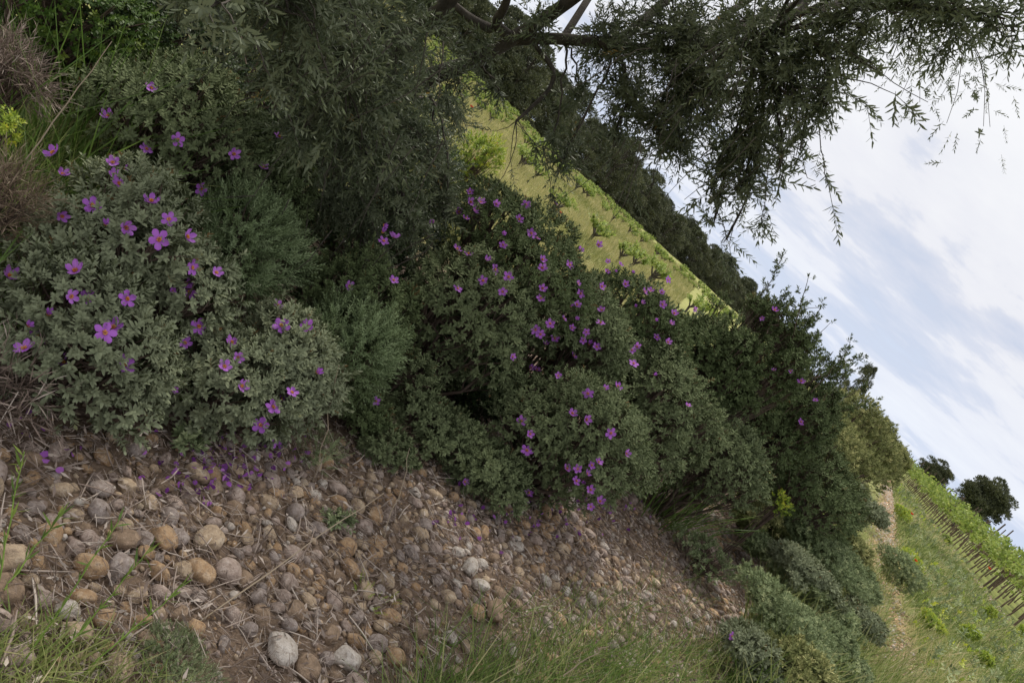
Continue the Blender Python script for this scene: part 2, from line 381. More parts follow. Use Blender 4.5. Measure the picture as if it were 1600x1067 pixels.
# ---------------------------------------------------------------- ground
def build_ground():
    def axis(lo, hi, d0, g):
        a = [0.0]; d = d0
        while a[-1] < hi: a.append(a[-1]+d); d *= g
        b = [0.0]; d = d0
        while b[-1] > lo: b.append(b[-1]-d); d *= g
        return np.array(sorted(set(b+a)))
    ax = axis(-2500, 2500, .05, 1.022); ay = axis(-300, 3000, .05, 1.022)
    s0, t0 = ay+3.0, ax
    Sg, Tg = np.meshgrid(s0, t0, indexing='ij')
    X, Y = xy(Sg, Tg); Z = gz(X, Y)
    V = np.stack([X.ravel(), Y.ravel(), Z.ravel()], 1)
    ni, nj = Sg.shape; idx = np.arange(ni*nj).reshape(ni, nj)
    F = np.stack([idx[:-1, :-1].ravel(), idx[:-1, 1:].ravel(), idx[1:, 1:].ravel(), idx[1:, :-1].ravel()], 1)
    m = bpy.data.materials.new('soil_and_grass'); m.use_nodes = True; w = NT(m.node_tree); b = w.n['Principled BSDF']
    b.inputs['Roughness'].default_value = .95; b.inputs['Specular IOR Level'].default_value = .1
    tc = w.new('ShaderNodeTexCoord'); vec = tc.outputs['Object']
    na = w.noise(vec, 9, 8, .65); nb = w.noise(vec, .8, 5, .6); nc = w.noise(vec, 45, 5, .7)
    soil = w.ramp(na, [(.3, (.075, .05, .034)), (.5, (.16, .11, .078)), (.7, (.27, .19, .135))])
    soil = w.mix(.5, soil, w.ramp(nc, [(.35, (.06, .043, .03)), (.65, (.28, .21, .155))]))
    dirt = w.ramp(na, [(.3, (.30, .17, .10)), (.7, (.50, .33, .22))])
    grass = w.ramp(nb, [(.35, (.12, .16, .04)), (.65, (.22, .25, .07))])
    grass = w.mix(w.ramp(nc, [(.45, (0,)*3), (.65, (.6,)*3)]), grass, (.26, .21, .11))
    field = w.ramp(nb, [(.35, (.21, .225, .07)), (.65, (.32, .32, .12))])
    field = w.mix(w.ramp(na, [(.5, (0,)*3), (.7, (.5,)*3)]), field, (.33, .27, .14))
    at_ = w.new('ShaderNodeAttribute', attribute_name='zone'); sp = w.new('ShaderNodeSeparateColor'); w.link(at_.outputs['Color'], sp.inputs[0])
    c = w.mix(sp.outputs[0], soil, field); c = w.mix(sp.outputs[1], c, grass); c = w.mix(sp.outputs[2], c, dirt)
    w.link(c, b.inputs['Base Color'])
    bp = w.new('ShaderNodeBump'); bp.inputs['Strength'].default_value = .7; bp.inputs['Distance'].default_value = .02
    w.link(nc, bp.inputs['Height']); w.link(bp.outputs[0], b.inputs['Normal'])
    me = mkmesh('ground', V, F, m, smooth=True)
    s, t = Sg.ravel(), Tg.ravel(); x, y = X.ravel(), Y.ravel()
    sm = lambda a, lo, hi: np.clip((a-lo)/(hi-lo), 0, 1)
    wob = (fbm(s*.5, t*.5, 31)-.47)*1.2
    fld = sm(-t+wob, 3.6, 4.6)
    gr = sm(t+wob*.6, 1.4, 2.2)*1.0
    gr = np.maximum(gr, sm(s+wob*2, 9, 12)*(1-sm(-t, 3.6, 4.6))*.8)
    tr = 1.45+wob*.25
    hw = .18+.30*fbm(s*.6, t*0+3, 40)
    dr = np.clip(1.6-np.abs(t-tr)/hw, 0, 1)*sm(s, 5.5, 7.5)*sm(fbm(s*.8, t, 77), .25, .42)
    lx = 21.7+(y-33)*.358; dv = (x-lx)
    dr = np.maximum(dr, np.clip(1.5-np.abs(dv+1.0)/.45, 0, 1)*sm(y, 26, 33)*.9)
    a = me.color_attributes.new('zone', 'FLOAT_COLOR', 'POINT')
    col = np.stack([fld, gr, dr, np.ones_like(dr)], 1).astype(np.float32)
    a.data.foreach_set('color', col.ravel())
    tag(link('ground', me), kind='structure')
build_ground()

# ---------------------------------------------------------------- stones
def ico(sub):
    import bmesh
    bm = bmesh.new(); bmesh.ops.create_icosphere(bm, subdivisions=sub, radius=1)
    V = np.array([v.co[:] for v in bm.verts]); F = np.array([[v.index for v in f.verts] for f in bm.faces]); bm.free()
    return V, F
IC3, IC2, IC1 = ico(4), ico(2), ico(1)
def stone_shape(seed, base, ang=0.0):
    V, F = base; r = np.random.default_rng(seed); P = V.copy()
    for _ in range(4):
        d = nrm(r.normal(size=3)); P = P*(1+.10*np.sin(V@d*r.uniform(1.5, 3)+r.uniform(0, 6)))[:, None]
    for _ in range(int(3+ang*9)):
        d = nrm(r.normal(size=3)); h = r.uniform(.72, .92)-ang*.12; k = P@d
        P = P-np.maximum(k-h, 0)[:, None]*d*(.55+.3*ang)
    P = P*(1+.13*(fbm(V[:, 0]*2.2+seed, V[:, 1]*2.2+V[:, 2]*1.7, seed, 5)-.47))[:, None]
    P = P*np.array([1, r.uniform(.72, .9), r.uniform(.55, .75)])
    return P, F
STONE_MESH = {}
def stone_mesh(shape, col):
    key = (shape, col)
    if key not in STONE_MESH:
        P, F = stone_shape(100+shape, IC3, (1.0 if shape >= 8 else (.0, .35, .15, .5, .1, .6, .25, .4)[shape]))
        STONE_MESH[key] = mkmesh('stone', P, F, MAT['stone_'+col], smooth=True)
    return STONE_MESH[key]
placed = []      # x, y, radius
# the stones one recognises in the photograph: px, py, long size px, colour, shape, label
LAND = [
 (335, 836, 54, 'tan', 9, 'large lichen-stained boulder, biggest stone below the left flowering bushes', 'boulder'),
 (262, 837, 50, 'ochre', 8, 'angular orange-ochre stone just left of the lichen-stained boulder', 'ochre stone'),
 (736, 887, 36, 'pale', 1, 'bright whitish rounded stone standing out in the middle of the cobbles', 'white stone'),
 (443, 1010, 60, 'pale', 9, 'large pale yellowish craggy block near the bottom edge', 'pale block'),
 (16, 866, 62, 'tan', 8, 'large tan stone cut by the left edge of the photo', 'edge stone'),
 (142, 874, 44, 'ochre', 0, 'round ochre stone between the left edge stone and the grey slab', 'ochre round'),
 (487, 1035, 42, 'brown', 2, 'dark brown oval stone right of the pale craggy block', 'brown oval'),
 (548, 1024, 50, 'pale', 8, 'white split block with flat faces near the bottom grass', 'white block'),
 (413, 923, 36, 'grey', 3, 'round blue-grey stone in the middle of ochre cobbles', 'grey round'),
 (322, 888, 48, 'ochre', 4, 'broad ochre stone directly below the lichen-stained boulder', 'ochre broad'),
 (293, 882, 34, 'tan', 5, 'small tan stone touching the broad ochre stone on its left', 'tan small'),
 (366, 886, 44, 'pinkish-grey', 6, 'brownish-grey rounded stone right of the broad ochre stone', 'grey brown'),
 (391, 895, 38, 'brown', 7, 'upright brown egg-shaped stone beside the brownish-grey rounded one', 'brown egg'),
 (190, 880, 46, 'grey', 10, 'flat grey slab-like stone right of the round ochre stone', 'grey slab'),
 (15, 915, 52, 'brown', 10, 'big flat brown stone below the left edge stone', 'flat brown'),
 (68, 779, 32, 'grey', 8, 'angular grey stone near the dry litter at upper left of the cobbles', 'grey angular'),
 (162, 789, 38, 'grey', 5, 'smooth grey stone with a dark edge in the dry litter', 'grey smooth'),
 (102, 751, 28, 'tan', 0, 'small round tan stone in the litter under the left bush', 'tan round'),
 (311, 974, 34, 'ochre', 8, 'isolated ochre stone above the silvery herb patch', 'ochre isolated'),
 (124, 981, 46, 'tan', 9, 'lumpy tan stone behind the tall green weed stalks', 'lumpy tan'),
 (168, 962, 30, 'ochre', 4, 'ochre stone just above the lumpy tan stone', 'ochre upper'),
 (133, 924, 34, 'ochre', 6, 'round ochre stone between weed stalks and the round ochre pair', 'ochre stalk'),
 (253, 922, 34, 'pinkish-grey', 7, 'pinkish-grey egg stone among small pebbles left of the grey round one', 'pink egg'),
 (221, 925, 30, 'tan', 3, 'tan stone just left of the pinkish-grey egg stone', 'tan left'),
 (492, 928, 30, 'tan', 2, 'pointed tan cobble standing apart in the litter', 'tan pointed'),
 (459, 966, 26, 'grey', 0, 'grey cobble above the brown oval stone', 'grey cobble'),
 (750, 914, 30, 'pale', 6, 'pale elongated stone just below the bright whitish stone', 'pale long'),
 (688, 900, 26, 'grey', 1, 'pale grey round cobble left of the bright whitish stone', 'grey pale'),
 (707, 993, 30, 'pale', 8, 'pale angular cobble at the upper edge of the bottom grass', 'pale angular'),
 (748, 953, 30, 'ochre', 4, 'orange round cobble right of the dark wedge stone', 'orange round'),
 (772, 955, 46, 'brown', 10, 'broad dark brown wedge stone next to the orange round cobble', 'brown wedge'),
 (852, 908, 22, 'pale', 2, 'white oval cobble alone at the right half of the stones', 'white oval'),
 (848, 806, 26, 'ochre', 0, 'dark ochre stone tucked under the middle flowering bush', 'ochre tucked'),
 (660, 828, 30, 'tan', 7, 'long tan cobble below the low middle bush', 'tan long'),
 (548, 822, 26, 'pinkish-grey', 3, 'grey-pink cobble left of the low middle bush', 'pink left'),
 (506, 799, 22, 'ochre', 2, 'ochre egg cobble beside the dry grass stalk', 'ochre egg'),
 (527, 797, 24, 'pinkish-grey', 5, 'pinkish cobble touching the ochre egg cobble on its right', 'pink egg two'),
 (342, 806, 28, 'pinkish-grey', 1, 'pinkish stone leaning on top of the lichen-stained boulder', 'pink top'),
 (197, 838, 40, 'brown', 6, 'brown stone left of the angular orange-ochre stone', 'brown left'),
 (284, 831, 34, 'grey', 4, 'grey stone wedged between orange-ochre stone and lichen-stained boulder', 'grey wedged'),
 (975, 990, 20, 'tan', 5, 'tan cobble half hidden by the grass at lower right', 'tan hidden'),
 (1007, 880, 18, 'tan', 1, 'tan cobble in the farther gravel right of the bushes', 'tan far'),
]
def put_stone(x, y, R, col, shape, label, name='stone', group=None, sink=.35, flat=1.0, rz=None):
    o = link(name, stone_mesh(shape, col)); z = float(gz(x, y))
    o.location = (x, y, z+R*.62*(1-sink)*flat*.8)
    o.rotation_euler = (rng.uniform(-.3, .3), rng.uniform(-.3, .3), rng.uniform(0, 6.28) if rz is None else rz)
    o.scale = (R, R*rng.uniform(.9, 1.08), R*flat)
    tag(o, label, 'stone', group)
    placed.append((x, y, R)); return o
def build_stones():
    for px, py, sz, col, sh, lab, key in LAND:
        g = gp(px, py, .03); d = np.linalg.norm(g-EYEP)
        put_stone(g[0], g[1], sz*d/FPX*.52, col, sh, lab, sink=.1, flat=1.0, group='recognisable stones of the cobble bank')
    cells = {}
    def key(x, y): return int(math.floor(x/.12)), int(math.floor(y/.12))
    for p in placed: cells.setdefault(key(p[0], p[1]), []).append(p)
    def ok(x, y, R):
        i, j = key(x, y)
        for a in (-1, 0, 1):
            for b in (-1, 0, 1):
                for q in cells.get((i+a, j+b), ()):
                    if (q[0]-x)**2+(q[1]-y)**2 < (.80*(q[2]+R))**2: return False
        cells.setdefault((i, j), []).append((x, y, R)); return True
    n = 65000; s = rng.uniform(.6, 10.5, n); t = rng.uniform(-2.1, 2.0, n)
    x, y = xy(s, t)
    R = np.exp(rng.normal(size=n)*.42)*.0172*np.where(s < 3.4, 1.15, 1); R = np.clip(R, .006, .045)
    dens = np.clip(fbm(x*1.6, y*1.6, 51)*3.6-1.0, .12, .95)
    edge = np.clip((t+1.75-.45*fbm(s, t, 9))*3.2, 0, 1)*np.clip((1.5-t)*1.5, 0.0, 1)
    edge *= np.where(s > 8.2, .25, 1)
    big = R > .025
    keep = rng.random(n) < dens*edge*np.where(big, .8, 1.0)
    # under the hedge there is litter rather than stones
    x, y, R = x[keep], y[keep], R[keep]
    o = np.argsort(-R); acc = []
    for i in o:
        if ok(x[i], y[i], R[i]): acc.append(i)
    acc = np.array(acc); x, y, R = x[acc], y[acc], R[acc]
    px, py, z = proj(np.stack([x, y, 0*x], 1)); infr = (px > -10) & (px < 1610) & (py > -10) & (py < 1077) & (z > .2)
    app = np.where(infr, R/np.hypot(x, y), 0)
    order = np.argsort(-app); n_ind = 300-len(LAND)
    cols = list(STC); pc = [.24, .22, .22, .08, .11, .13]
    ci = rng.choice(6, len(x), p=pc)
    lp = np.array([placed[i][:2] for i in range(len(LAND))])
    words = {'boulder': 'lichen-stained boulder', 'ochre stone': 'angular orange-ochre stone', 'white stone': 'bright whitish stone', 'pale block': 'pale craggy block',
             'white block': 'white split block', 'grey round': 'blue-grey round stone', 'brown wedge': 'dark brown wedge stone', 'white oval': 'lone white oval cobble',
             'ochre tucked': 'dark tucked ochre stone', 'tan long': 'long tan cobble', 'grey smooth': 'smooth grey stone', 'lumpy tan': 'lumpy tan stone', 'tan far': 'far tan cobble',
             'tan hidden': 'tan cobble in the grass', 'grey slab': 'flat grey slab', 'ochre egg': 'ochre egg cobble', 'flat brown': 'big flat brown stone'}
    lk = [i for i, l in enumerate(LAND) if l[6] in words]
    cnt = {}
    rk = ['nearest', 'second nearest', 'third nearest', 'fourth nearest', 'fifth nearest', 'sixth nearest', 'seventh nearest', 'eighth nearest', 'ninth nearest', 'tenth nearest', 'eleventh nearest', 'twelfth nearest']
    info = []
    for i in order[:n_ind]:
        dd = [(math.hypot(x[i]-lp[k][0], y[i]-lp[k][1]), k) for k in lk]; d, k = min(dd)
        info.append((d, i, k))
    for d, i, k in sorted(info):
        c = cols[ci[i]]; cc = cnt.get((k, c), 0); cnt[(k, c)] = cc+1
        szw = 'sizeable' if R[i] > .029 else ('medium' if R[i] > .022 else 'small')
        r = rk[cc] if cc < len(rk) else '%dth nearest' % (cc+1)
        put_stone(x[i], y[i], R[i], c, int(rng.integers(0, 11)), '%s %s cobble, %s %s one to the %s' % (szw, c, r, c, words[LAND[k][6]]),
                  group='rounded cobbles strewn over the bank', sink=.45)
    rest = order[n_ind:]
    groups = [[] for _ in cols]
    for j, c in enumerate(cols):
        rr = rest[ci[rest] == j]; parts = []
        for v in range(4):
            q = rr[v::4]
            if not len(q): continue
            P, F = stone_shape(300+v, IC2)
            R3 = frames(nrm(np.array([0, 0, 1])+rng.normal(size=(len(q), 3))*.25))
            pos = np.stack([x[q], y[q], gz(x[q], y[q])+R[q]*.22], 1)
            parts.append(inst((P, F, np.zeros(len(P))), pos, R3, R[q]))
        groups[j] = cat(parts)
    V, F, r = cat(groups)
    mi = np.concatenate([np.full(len(g[1]), j) for j, g in enumerate(groups)])
    # object-space noise of the cobble materials is tuned to unit stones: pebbles get per-stone shades through their material slots
    tag(link('pebbles', mkmesh('pebbles', V, F, [PEB[c] for c in cols], smooth=True, matidx=mi)), 'small rounded pebbles filling the gaps between the cobbles of the bank', 'pebbles', kind='stuff')
    # very small gravel
    n = 60000; s = .6+rng.random(n)**1.3*11; t = rng.uniform(-2.0, 2.1, n); x, y = xy(s, t)
    k = rng.random(n) < np.clip((t+1.9)*3, .1, 1)*(.25+fbm(x*2, y*2, 66)); x, y = x[k], y[k]
    R = np.clip(np.exp(rng.normal(size=len(x))*.4)*.006, .003, .013)
    P, F = stone_shape(400, IC1)
    ci = rng.choice(6, len(x), p=pc); parts = []; mi = []
    for j in range(6):
        q = ci == j
        g = inst((P, F, np.zeros(len(P))), np.stack([x[q], y[q], gz(x[q], y[q])+R[q]*.3], 1), frames(rng.normal(size=(q.sum(), 3))), R[q]); parts.append(g); mi.append(np.full(len(g[1]), j))
    # gravel of the dirt strip and pale stones at the foot of the vines
    for j, c in ((0, 'ochre'), (1, 'tan'), (3, 'pale')):
        n = 1500; s = 6+rng.random(n)**1.6*50; t = 1.45+rng.normal(size=n)*.2; x, y = xy(s, t)
        R = rng.uniform(.008, .03, n)*(1+s/50)
        g = inst((P, F, np.zeros(len(P))), np.stack([x, y, gz(x, y)+R*.2], 1), frames(rng.normal(size=(n, 3))), R); parts.append(g); mi.append(np.full(len(g[1]), j))
        n = 1500; y = 29+rng.random(n)**1.5*110; x = 21.7+(y-33)*.358-1.0+rng.normal(size=n)*.35
        R = rng.uniform(.015, .05, n)
        g = inst((P, F, np.zeros(len(P))), np.stack([x, y, gz(x, y)+R*.2], 1), frames(rng.normal(size=(n, 3))), R); parts.append(g); mi.append(np.full(len(g[1]), j))
    V, F, r = cat(parts)
    tag(link('gravel', mkmesh('gravel', V, F, [PEB[c] for c in cols], smooth=True, matidx=np.concatenate(mi))), 'fine gravel scattered over the soil and along the dirt strip', 'gravel', kind='stuff')
PEB = {}
for k_, (a_, b_, c_) in STC.items():
    PEB[k_] = noisemat('pebble_'+k_.replace('-', '_'), sc3(a_, .82), sc3(b_, .82), 22, .9, .25, sc3(c_, .82), dust=.5)
build_stones()

# ---------------------------------------------------------------- litter
def build_litter():
    T1 = tube([(0, 0, -.5), (.05, .02, 0), (0, 0, .5)], [.022, .03, .016], 4, 0)
    T2 = leaf_lo(.28, .3)
    n = 190000; s = .6+rng.random(n)**1.4*9.5; t = rng.uniform(-3.2, 1.8, n); x, y = xy(s, t)
    k = rng.random(n) < np.clip(.3+1.1*fbm(x*1.7, y*1.7, 20)*np.clip(1.1-t*.45, .5, 1.5), 0, 1)*.8; x, y = x[k], y[k]; n = len(x)
    z = gz(x, y)+.010+rng.random(n)**2*.03
    d = rng.normal(size=(n, 3)); d[:, 2] *= .22
    z = z+rng.random(n)*.018; L = rng.uniform(.015, .055, n)*np.where(np.arange(n) < n//3, rng.choice([1, 1, 1, 2.6], n), 1)*np.where(np.arange(n) > n*2//3, .8, 1); P = np.stack([x, y, z], 1); h = n*2//3
    sc = np.stack([L, L, L], 1); th = rng.uniform(.4, .9, n); sc[:, 0] *= th; sc[:, 1] *= th
    a = inst(T1, P[:h], frames(d[:h]), sc[:h], rng.uniform(0, 1, h))
    b = inst(T2, P[h:], frames(d[h:]), L[h:]*.9, rng.uniform(0, 1, n-h))
    V, F, r = cat([a, b])
    tag(link('litter', mkmesh('litter', V, F, MAT['dry'], rnd=r)), 'dry twigs and dead leaves matted over the soil between the stones', 'litter', kind='stuff')
    # fallen petals
    pts = []
    for cx, cy, sx, sy, m in ((340, 725, 50, 28, 110), (430, 700, 30, 20, 20), (800, 812, 60, 14, 45), (880, 800, 50, 18, 40), (690, 815, 12, 8, 10), (960, 790, 40, 14, 22), (740, 780, 30, 12, 10), (15, 640, 20, 20, 8), (100, 690, 40, 20, 10), (850, 840, 50, 10, 10), (1070, 770, 30, 8, 6)):
        for _ in range(m):
            g = gp(rng.normal(cx, sx), rng.normal(cy, sy), .02); pts.append(g)
    P = np.array(pts); P[:, 2] = gz(P[:, 0], P[:, 1])+rng.uniform(.012, .05, len(P))
    PT = leaf_hi(.9, .2, .25, ((0, .3), (.5, 1), (1, .8)))
    V, F, r = inst(PT, P, frames(rng.normal(size=P.shape)), rng.uniform(.012, .024, len(P)), rng.uniform(0, 1, len(P)))
    tag(link('fallen_petals', mkmesh('fallen_petals', V, F, MAT['petalold'], rnd=r)), 'purple petals fallen on the soil under the flowering bushes', 'petals', kind='stuff')
build_litter()
# ---------------------------------------------------------------- rockrose bushes
def cistus(label, px, py, D, rx, rz, n, lob=14, size=.05, mat='cistus', hi=None, group='flowering rockrose bushes', name='rockrose_bush', **k):
    mat = 'cistusdim' if mat == 'cistus' and (D > 3.7 or py > 700) else mat; hi = D < 4.4 if hi is None else hi; size = size*(1+max(0, D-3.5)*.06); n = int(n*1.75); lob = int(lob*1.5); k.setdefault('lob', (.22, .46))  # bushes farther back take the leaf copy with less light painted in
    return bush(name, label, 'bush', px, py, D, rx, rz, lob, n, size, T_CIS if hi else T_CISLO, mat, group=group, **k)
def build_bushes():
    L = 'rockrose bush '
    cistus(L+'with big purple flowers at the left edge, nearest one', 110, 545, 2.42, .34, .27, 620)
    cistus(L+'with many flowers, right above the one at the left edge', 200, 400, 2.85, .40, .30, 800, 15)
    cistus(L+'low over the fallen petals, right of the nearest left bush', 315, 640, 2.75, .30, .24, 560)
    cistus(L+'with three flowers in a row on its right top, beside the feathery shrub', 425, 580, 2.98, .30, .30, 620)
    cistus(L+'broad and rounded, in the shade under the olive branches', 285, 235, 3.75, .50, .38, 1300, 20)
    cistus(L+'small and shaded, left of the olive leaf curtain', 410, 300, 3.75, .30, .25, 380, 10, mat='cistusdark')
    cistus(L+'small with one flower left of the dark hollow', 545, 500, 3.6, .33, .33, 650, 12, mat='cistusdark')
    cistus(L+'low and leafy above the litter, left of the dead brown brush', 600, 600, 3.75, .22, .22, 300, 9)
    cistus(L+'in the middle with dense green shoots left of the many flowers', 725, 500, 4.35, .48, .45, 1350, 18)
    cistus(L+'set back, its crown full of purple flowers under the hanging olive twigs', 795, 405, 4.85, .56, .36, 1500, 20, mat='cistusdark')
    cistus(L+'in front at the middle with flowers down to the stones', 885, 690, 4.35, .52, .42, 1500, 20)
    cistus(L+'with many flowers on its left flank, behind the front middle bush', 875, 530, 5.1, .50, .42, 1500, 18)
    cistus(L+'low with yellowish tips over the stones, left of the front middle bush', 735, 775, 3.85, .25, .17, 520, 10)
    cistus(L+'low straggling over the litter left of the yellow-tipped one', 655, 715, 3.8, .28, .17, 420, 10)
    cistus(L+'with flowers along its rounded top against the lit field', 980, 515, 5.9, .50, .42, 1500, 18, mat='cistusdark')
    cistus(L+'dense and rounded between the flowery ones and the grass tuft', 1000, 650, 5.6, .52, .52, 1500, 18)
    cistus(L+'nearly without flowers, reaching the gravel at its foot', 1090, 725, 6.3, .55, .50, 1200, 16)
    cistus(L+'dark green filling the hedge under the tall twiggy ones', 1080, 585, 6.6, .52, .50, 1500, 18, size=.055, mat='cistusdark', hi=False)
    tall = dict(name='tall_bush', group='tall bushes of the hedge')
    bush('tall_bush', 'tall dark bush with bare twigs rising above the hedge against the sky, left one', 'bush', 1168, 560, 6.7, .48, .50, 30, 1900, .06, T_CISLO, 'cistusdark', spikes=16, lob=(.14, .30), group=tall['group'], up=.8)
    bush('tall_bush', 'tall dark bush whose crown ends in ragged shoots against the sky, right one', 'bush', 1222, 640, 7.6, .56, .55, 28, 2200, .06, T_CISLO, 'cistusdark', spikes=16, lob=(.16, .32), group=tall['group'], up=.8)
    bush('tall_bush', 'tall dark bush in the middle of the hedge behind the grass tuft', 'bush', 1150, 675, 7.4, .62, .58, 22, 2400, .065, T_CISLO, 'cistusdark', group=tall['group'])
    cistus(L+'tiny and leafy, on the litter wedge between the left and middle bushes', 588, 728, 3.4, .15, .08, 170, 7)
    cistus(L+'low and ragged at the upper end of the litter wedge', 545, 668, 3.45, .17, .11, 190, 7, mat='cistusdark')
    bush('dry_brush', 'brown dead twiggy tuft on the litter wedge', 'brush', 590, 690, 3.5, .15, .07, 9, 240, .06, T_TWIG, 'drytan', group='dry brush', jit=1.3)
    # farther hedge
    far = [(1268, 715, 9.0, .68, .58, 'olive-brown shrub behind the tall ragged bush'),
           (1308, 690, 12.0, .8, .72, 'sunlit yellow-green shrub in the far hedge, nearest to the tall bushes'),
           (1338, 698, 16, .75, .75, 'sunlit shrub in the middle of the far hedge'),
           (1362, 712, 21, .75, .75, 'shrub at the end of the hedge beside the dirt strip'),
           (1376, 716, 30, .8, .75, 'last small shrub of the hedge before the vineyard'),
           (1245, 770, 8.2, .7, .55, 'green shrub between the tall bushes and the low yellow-green one')]
    for px, py, D, rx, rz, lab in far:
        bush('hedge_shrub', lab, 'shrub', px, py, D, rx, rz, 22, 2600, .065*max(1, D/11), T_CISLO, 'farshrub' if D > 8.5 else 'cistusdark', group='shrubs of the far hedge', stems=D < 13)
    # low shrubs on the bank in front
    bush('low_shrub', 'low grey-green shrub with yellowish top between gravel and dirt strip', 'shrub', 1262, 835, 8.4, .74, .20, 34, 3600, .05, T_CISLO, 'sage', flip=.1, stems=False, group='low shrubs on the bank')
    bush('low_shrub', 'low sprawling shrub filling the bank above the purple flower at lower right', 'shrub', 1235, 975, 5.7, .46, .14, 26, 2300, .042, T_CISLO, 'sage', flip=.1, stems=False, group='low shrubs on the bank')
    bush('low_shrub', 'dark low shrub by the bottom edge, beside the dirt strip', 'shrub', 1305, 1015, 6.4, .32, .13, 18, 1300, .045, T_CISLO, 'sage', flip=.1, stems=False, group='low shrubs on the bank')
    bush('low_shrub', 'small round shrub with a poppy beside it, right of the dirt strip', 'shrub', 1408, 890, 13.5, .42, .22, 14, 1100, .06, T_CISLO, 'sage', flip=.1, stems=False, group='low shrubs on the bank')
    bush('low_shrub', 'shrub between the gravel patch and the dirt strip', 'shrub', 1330, 905, 9.0, .32, .18, 14, 1100, .05, T_CISLO, 'sage', flip=.1, stems=False, group='low shrubs on the bank')
    bush('low_shrub', 'thin low plant growing on the gravel right of the middle', 'shrub', 1105, 880, 5.9, .36, .10, 12, 260, .045, T_CISLO, 'sage', group='low shrubs on the bank')
    for px, py, D, r_, lab in ((1200, 880, 7.2, .34, 'low grey-green shrub at the upper edge of the gravel patch'), (1190, 815, 7.8, .36, 'low shrub at the foot of the tall bushes'), (1330, 780, 11, .5, 'low shrub below the sunlit hedge, beside the dirt strip'),
                              (1290, 950, 7.4, .36, 'low shrub between the sprawling one and the dirt strip'), (1180, 1030, 4.9, .26, 'low shrub in the long grass beside the single purple flower'), (1265, 1060, 5.2, .30, 'low shrub at the bottom edge right of the long grass'),
                              (1325, 860, 9.5, .36, 'low pale shrub on the left side of the dirt strip, middle one'), (1255, 900, 7.0, .36, 'low shrub right of the gravel patch'), (1345, 965, 8.0, .22, 'small low shrub at the near end of the dirt strip')):
        bush('low_shrub', lab, 'shrub', px, py, D, r_, r_*.42, 18, int(1100*r_/.4), .058*max(1, D/7), T_CISLO, ('sage', 'cistus', 'farshrub')[int(px*7) % 3], group='low shrubs on the bank', flip=.1, stems=False, lob=(.14, .4))
    # feathery shrubs
    bush('feathery_shrub', 'soft feathery blue-green shrub behind the left flowering bushes', 'shrub', 370, 410, 3.35, .33, .27, 12, 1500, .085, T_FEA, 'feather', up=.4, group='feathery shrubs')
    bush('feathery_shrub', 'feathery blue-green shrub with a dry stalk in front', 'shrub', 505, 585, 3.35, .27, .33, 10, 1300, .085, T_FEA, 'feather', up=.4, group='feathery shrubs')
    # dark evergreens at the back
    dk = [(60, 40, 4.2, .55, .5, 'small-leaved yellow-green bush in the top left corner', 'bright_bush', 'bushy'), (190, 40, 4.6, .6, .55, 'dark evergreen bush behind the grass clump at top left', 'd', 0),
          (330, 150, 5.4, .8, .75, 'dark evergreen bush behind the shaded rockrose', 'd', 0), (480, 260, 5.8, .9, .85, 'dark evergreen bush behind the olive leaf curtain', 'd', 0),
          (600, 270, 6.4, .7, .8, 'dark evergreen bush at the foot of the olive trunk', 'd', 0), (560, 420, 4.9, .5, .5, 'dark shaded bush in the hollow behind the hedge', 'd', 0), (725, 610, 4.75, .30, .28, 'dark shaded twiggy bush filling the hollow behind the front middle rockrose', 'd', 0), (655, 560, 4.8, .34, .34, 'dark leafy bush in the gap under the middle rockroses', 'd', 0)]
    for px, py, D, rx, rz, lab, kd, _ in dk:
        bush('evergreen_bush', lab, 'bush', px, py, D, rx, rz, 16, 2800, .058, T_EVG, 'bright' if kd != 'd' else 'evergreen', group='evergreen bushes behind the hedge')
    bush('lime_shrub', 'bright yellow-green shrub lit by the sun, seen under the olive branches', 'shrub', 733, 262, 7.0, .26, .32, 10, 500, .06, T_EVG, 'lime')
    bush('lime_sprout', 'small lime green sprout in the gap between the left rockroses', 'plant', 278, 578, 2.85, .07, .07, 5, 60, .045, T_EVG, 'lime')
    bush('lime_sprout', 'small yellow-green sprout at the left edge below the dry brush', 'plant', 2, 205, 3.0, .06, .07, 5, 45, .04, T_EVG, 'lime')
    bush('lime_shrub', 'yellow-green spurge at the foot of the hedge by the gravel', 'shrub', 1215, 785, 7.0, .11, .10, 7, 110, .045, T_EVG, 'lime')
    # dry brush
    bush('dry_brush', 'reddish dry brush at the left edge below the grass clump', 'brush', -14, 325, 2.6, .15, .14, 14, 300, .09, T_TWIG, 'drytan', group='dry brush', jit=1.3)
    bush('dry_brush', 'grey dead brush at the left edge above the grass clump', 'brush', 0, 125, 3.3, .14, .13, 14, 230, .11, T_TWIG, 'dry', group='dry brush', jit=1.3)
    bush('dry_brush', 'brown dead tuft under the middle bushes', 'brush', 620, 655, 3.9, .2, .12, 7, 320, .07, T_TWIG, 'drytan', group='dry brush', jit=1.3)
    bush('dry_brush', 'greyish dead twigs on the ground at the left edge below the nearest bush', 'brush', 10, 600, 2.15, .15, .06, 9, 130, .13, T_TWIG, 'dry', group='dry brush', jit=1.3)
    # herbs on the stones
    bush('silvery_herb', 'silvery green herb mat at the bottom edge below the ochre stones', 'herb', 285, 1045, 1.72, .13, .028, 16, 1100, .022, T_FEA, 'sage', stems=False)
    bush('weed', 'leafy yellow-green weed on the stones left of the brown oval stone', 'weed', 550, 965, 2.55, .12, .02, 12, 55, .038, T_FEA, 'lime', stems=False, group='weeds on the stones')
    bush('weed', 'tiny grey-green weed on the litter above the blue-grey stone', 'weed', 482, 855, 2.75, .06, .03, 5, 40, .05, T_EVG, 'sage', stems=False, group='weeds on the stones')
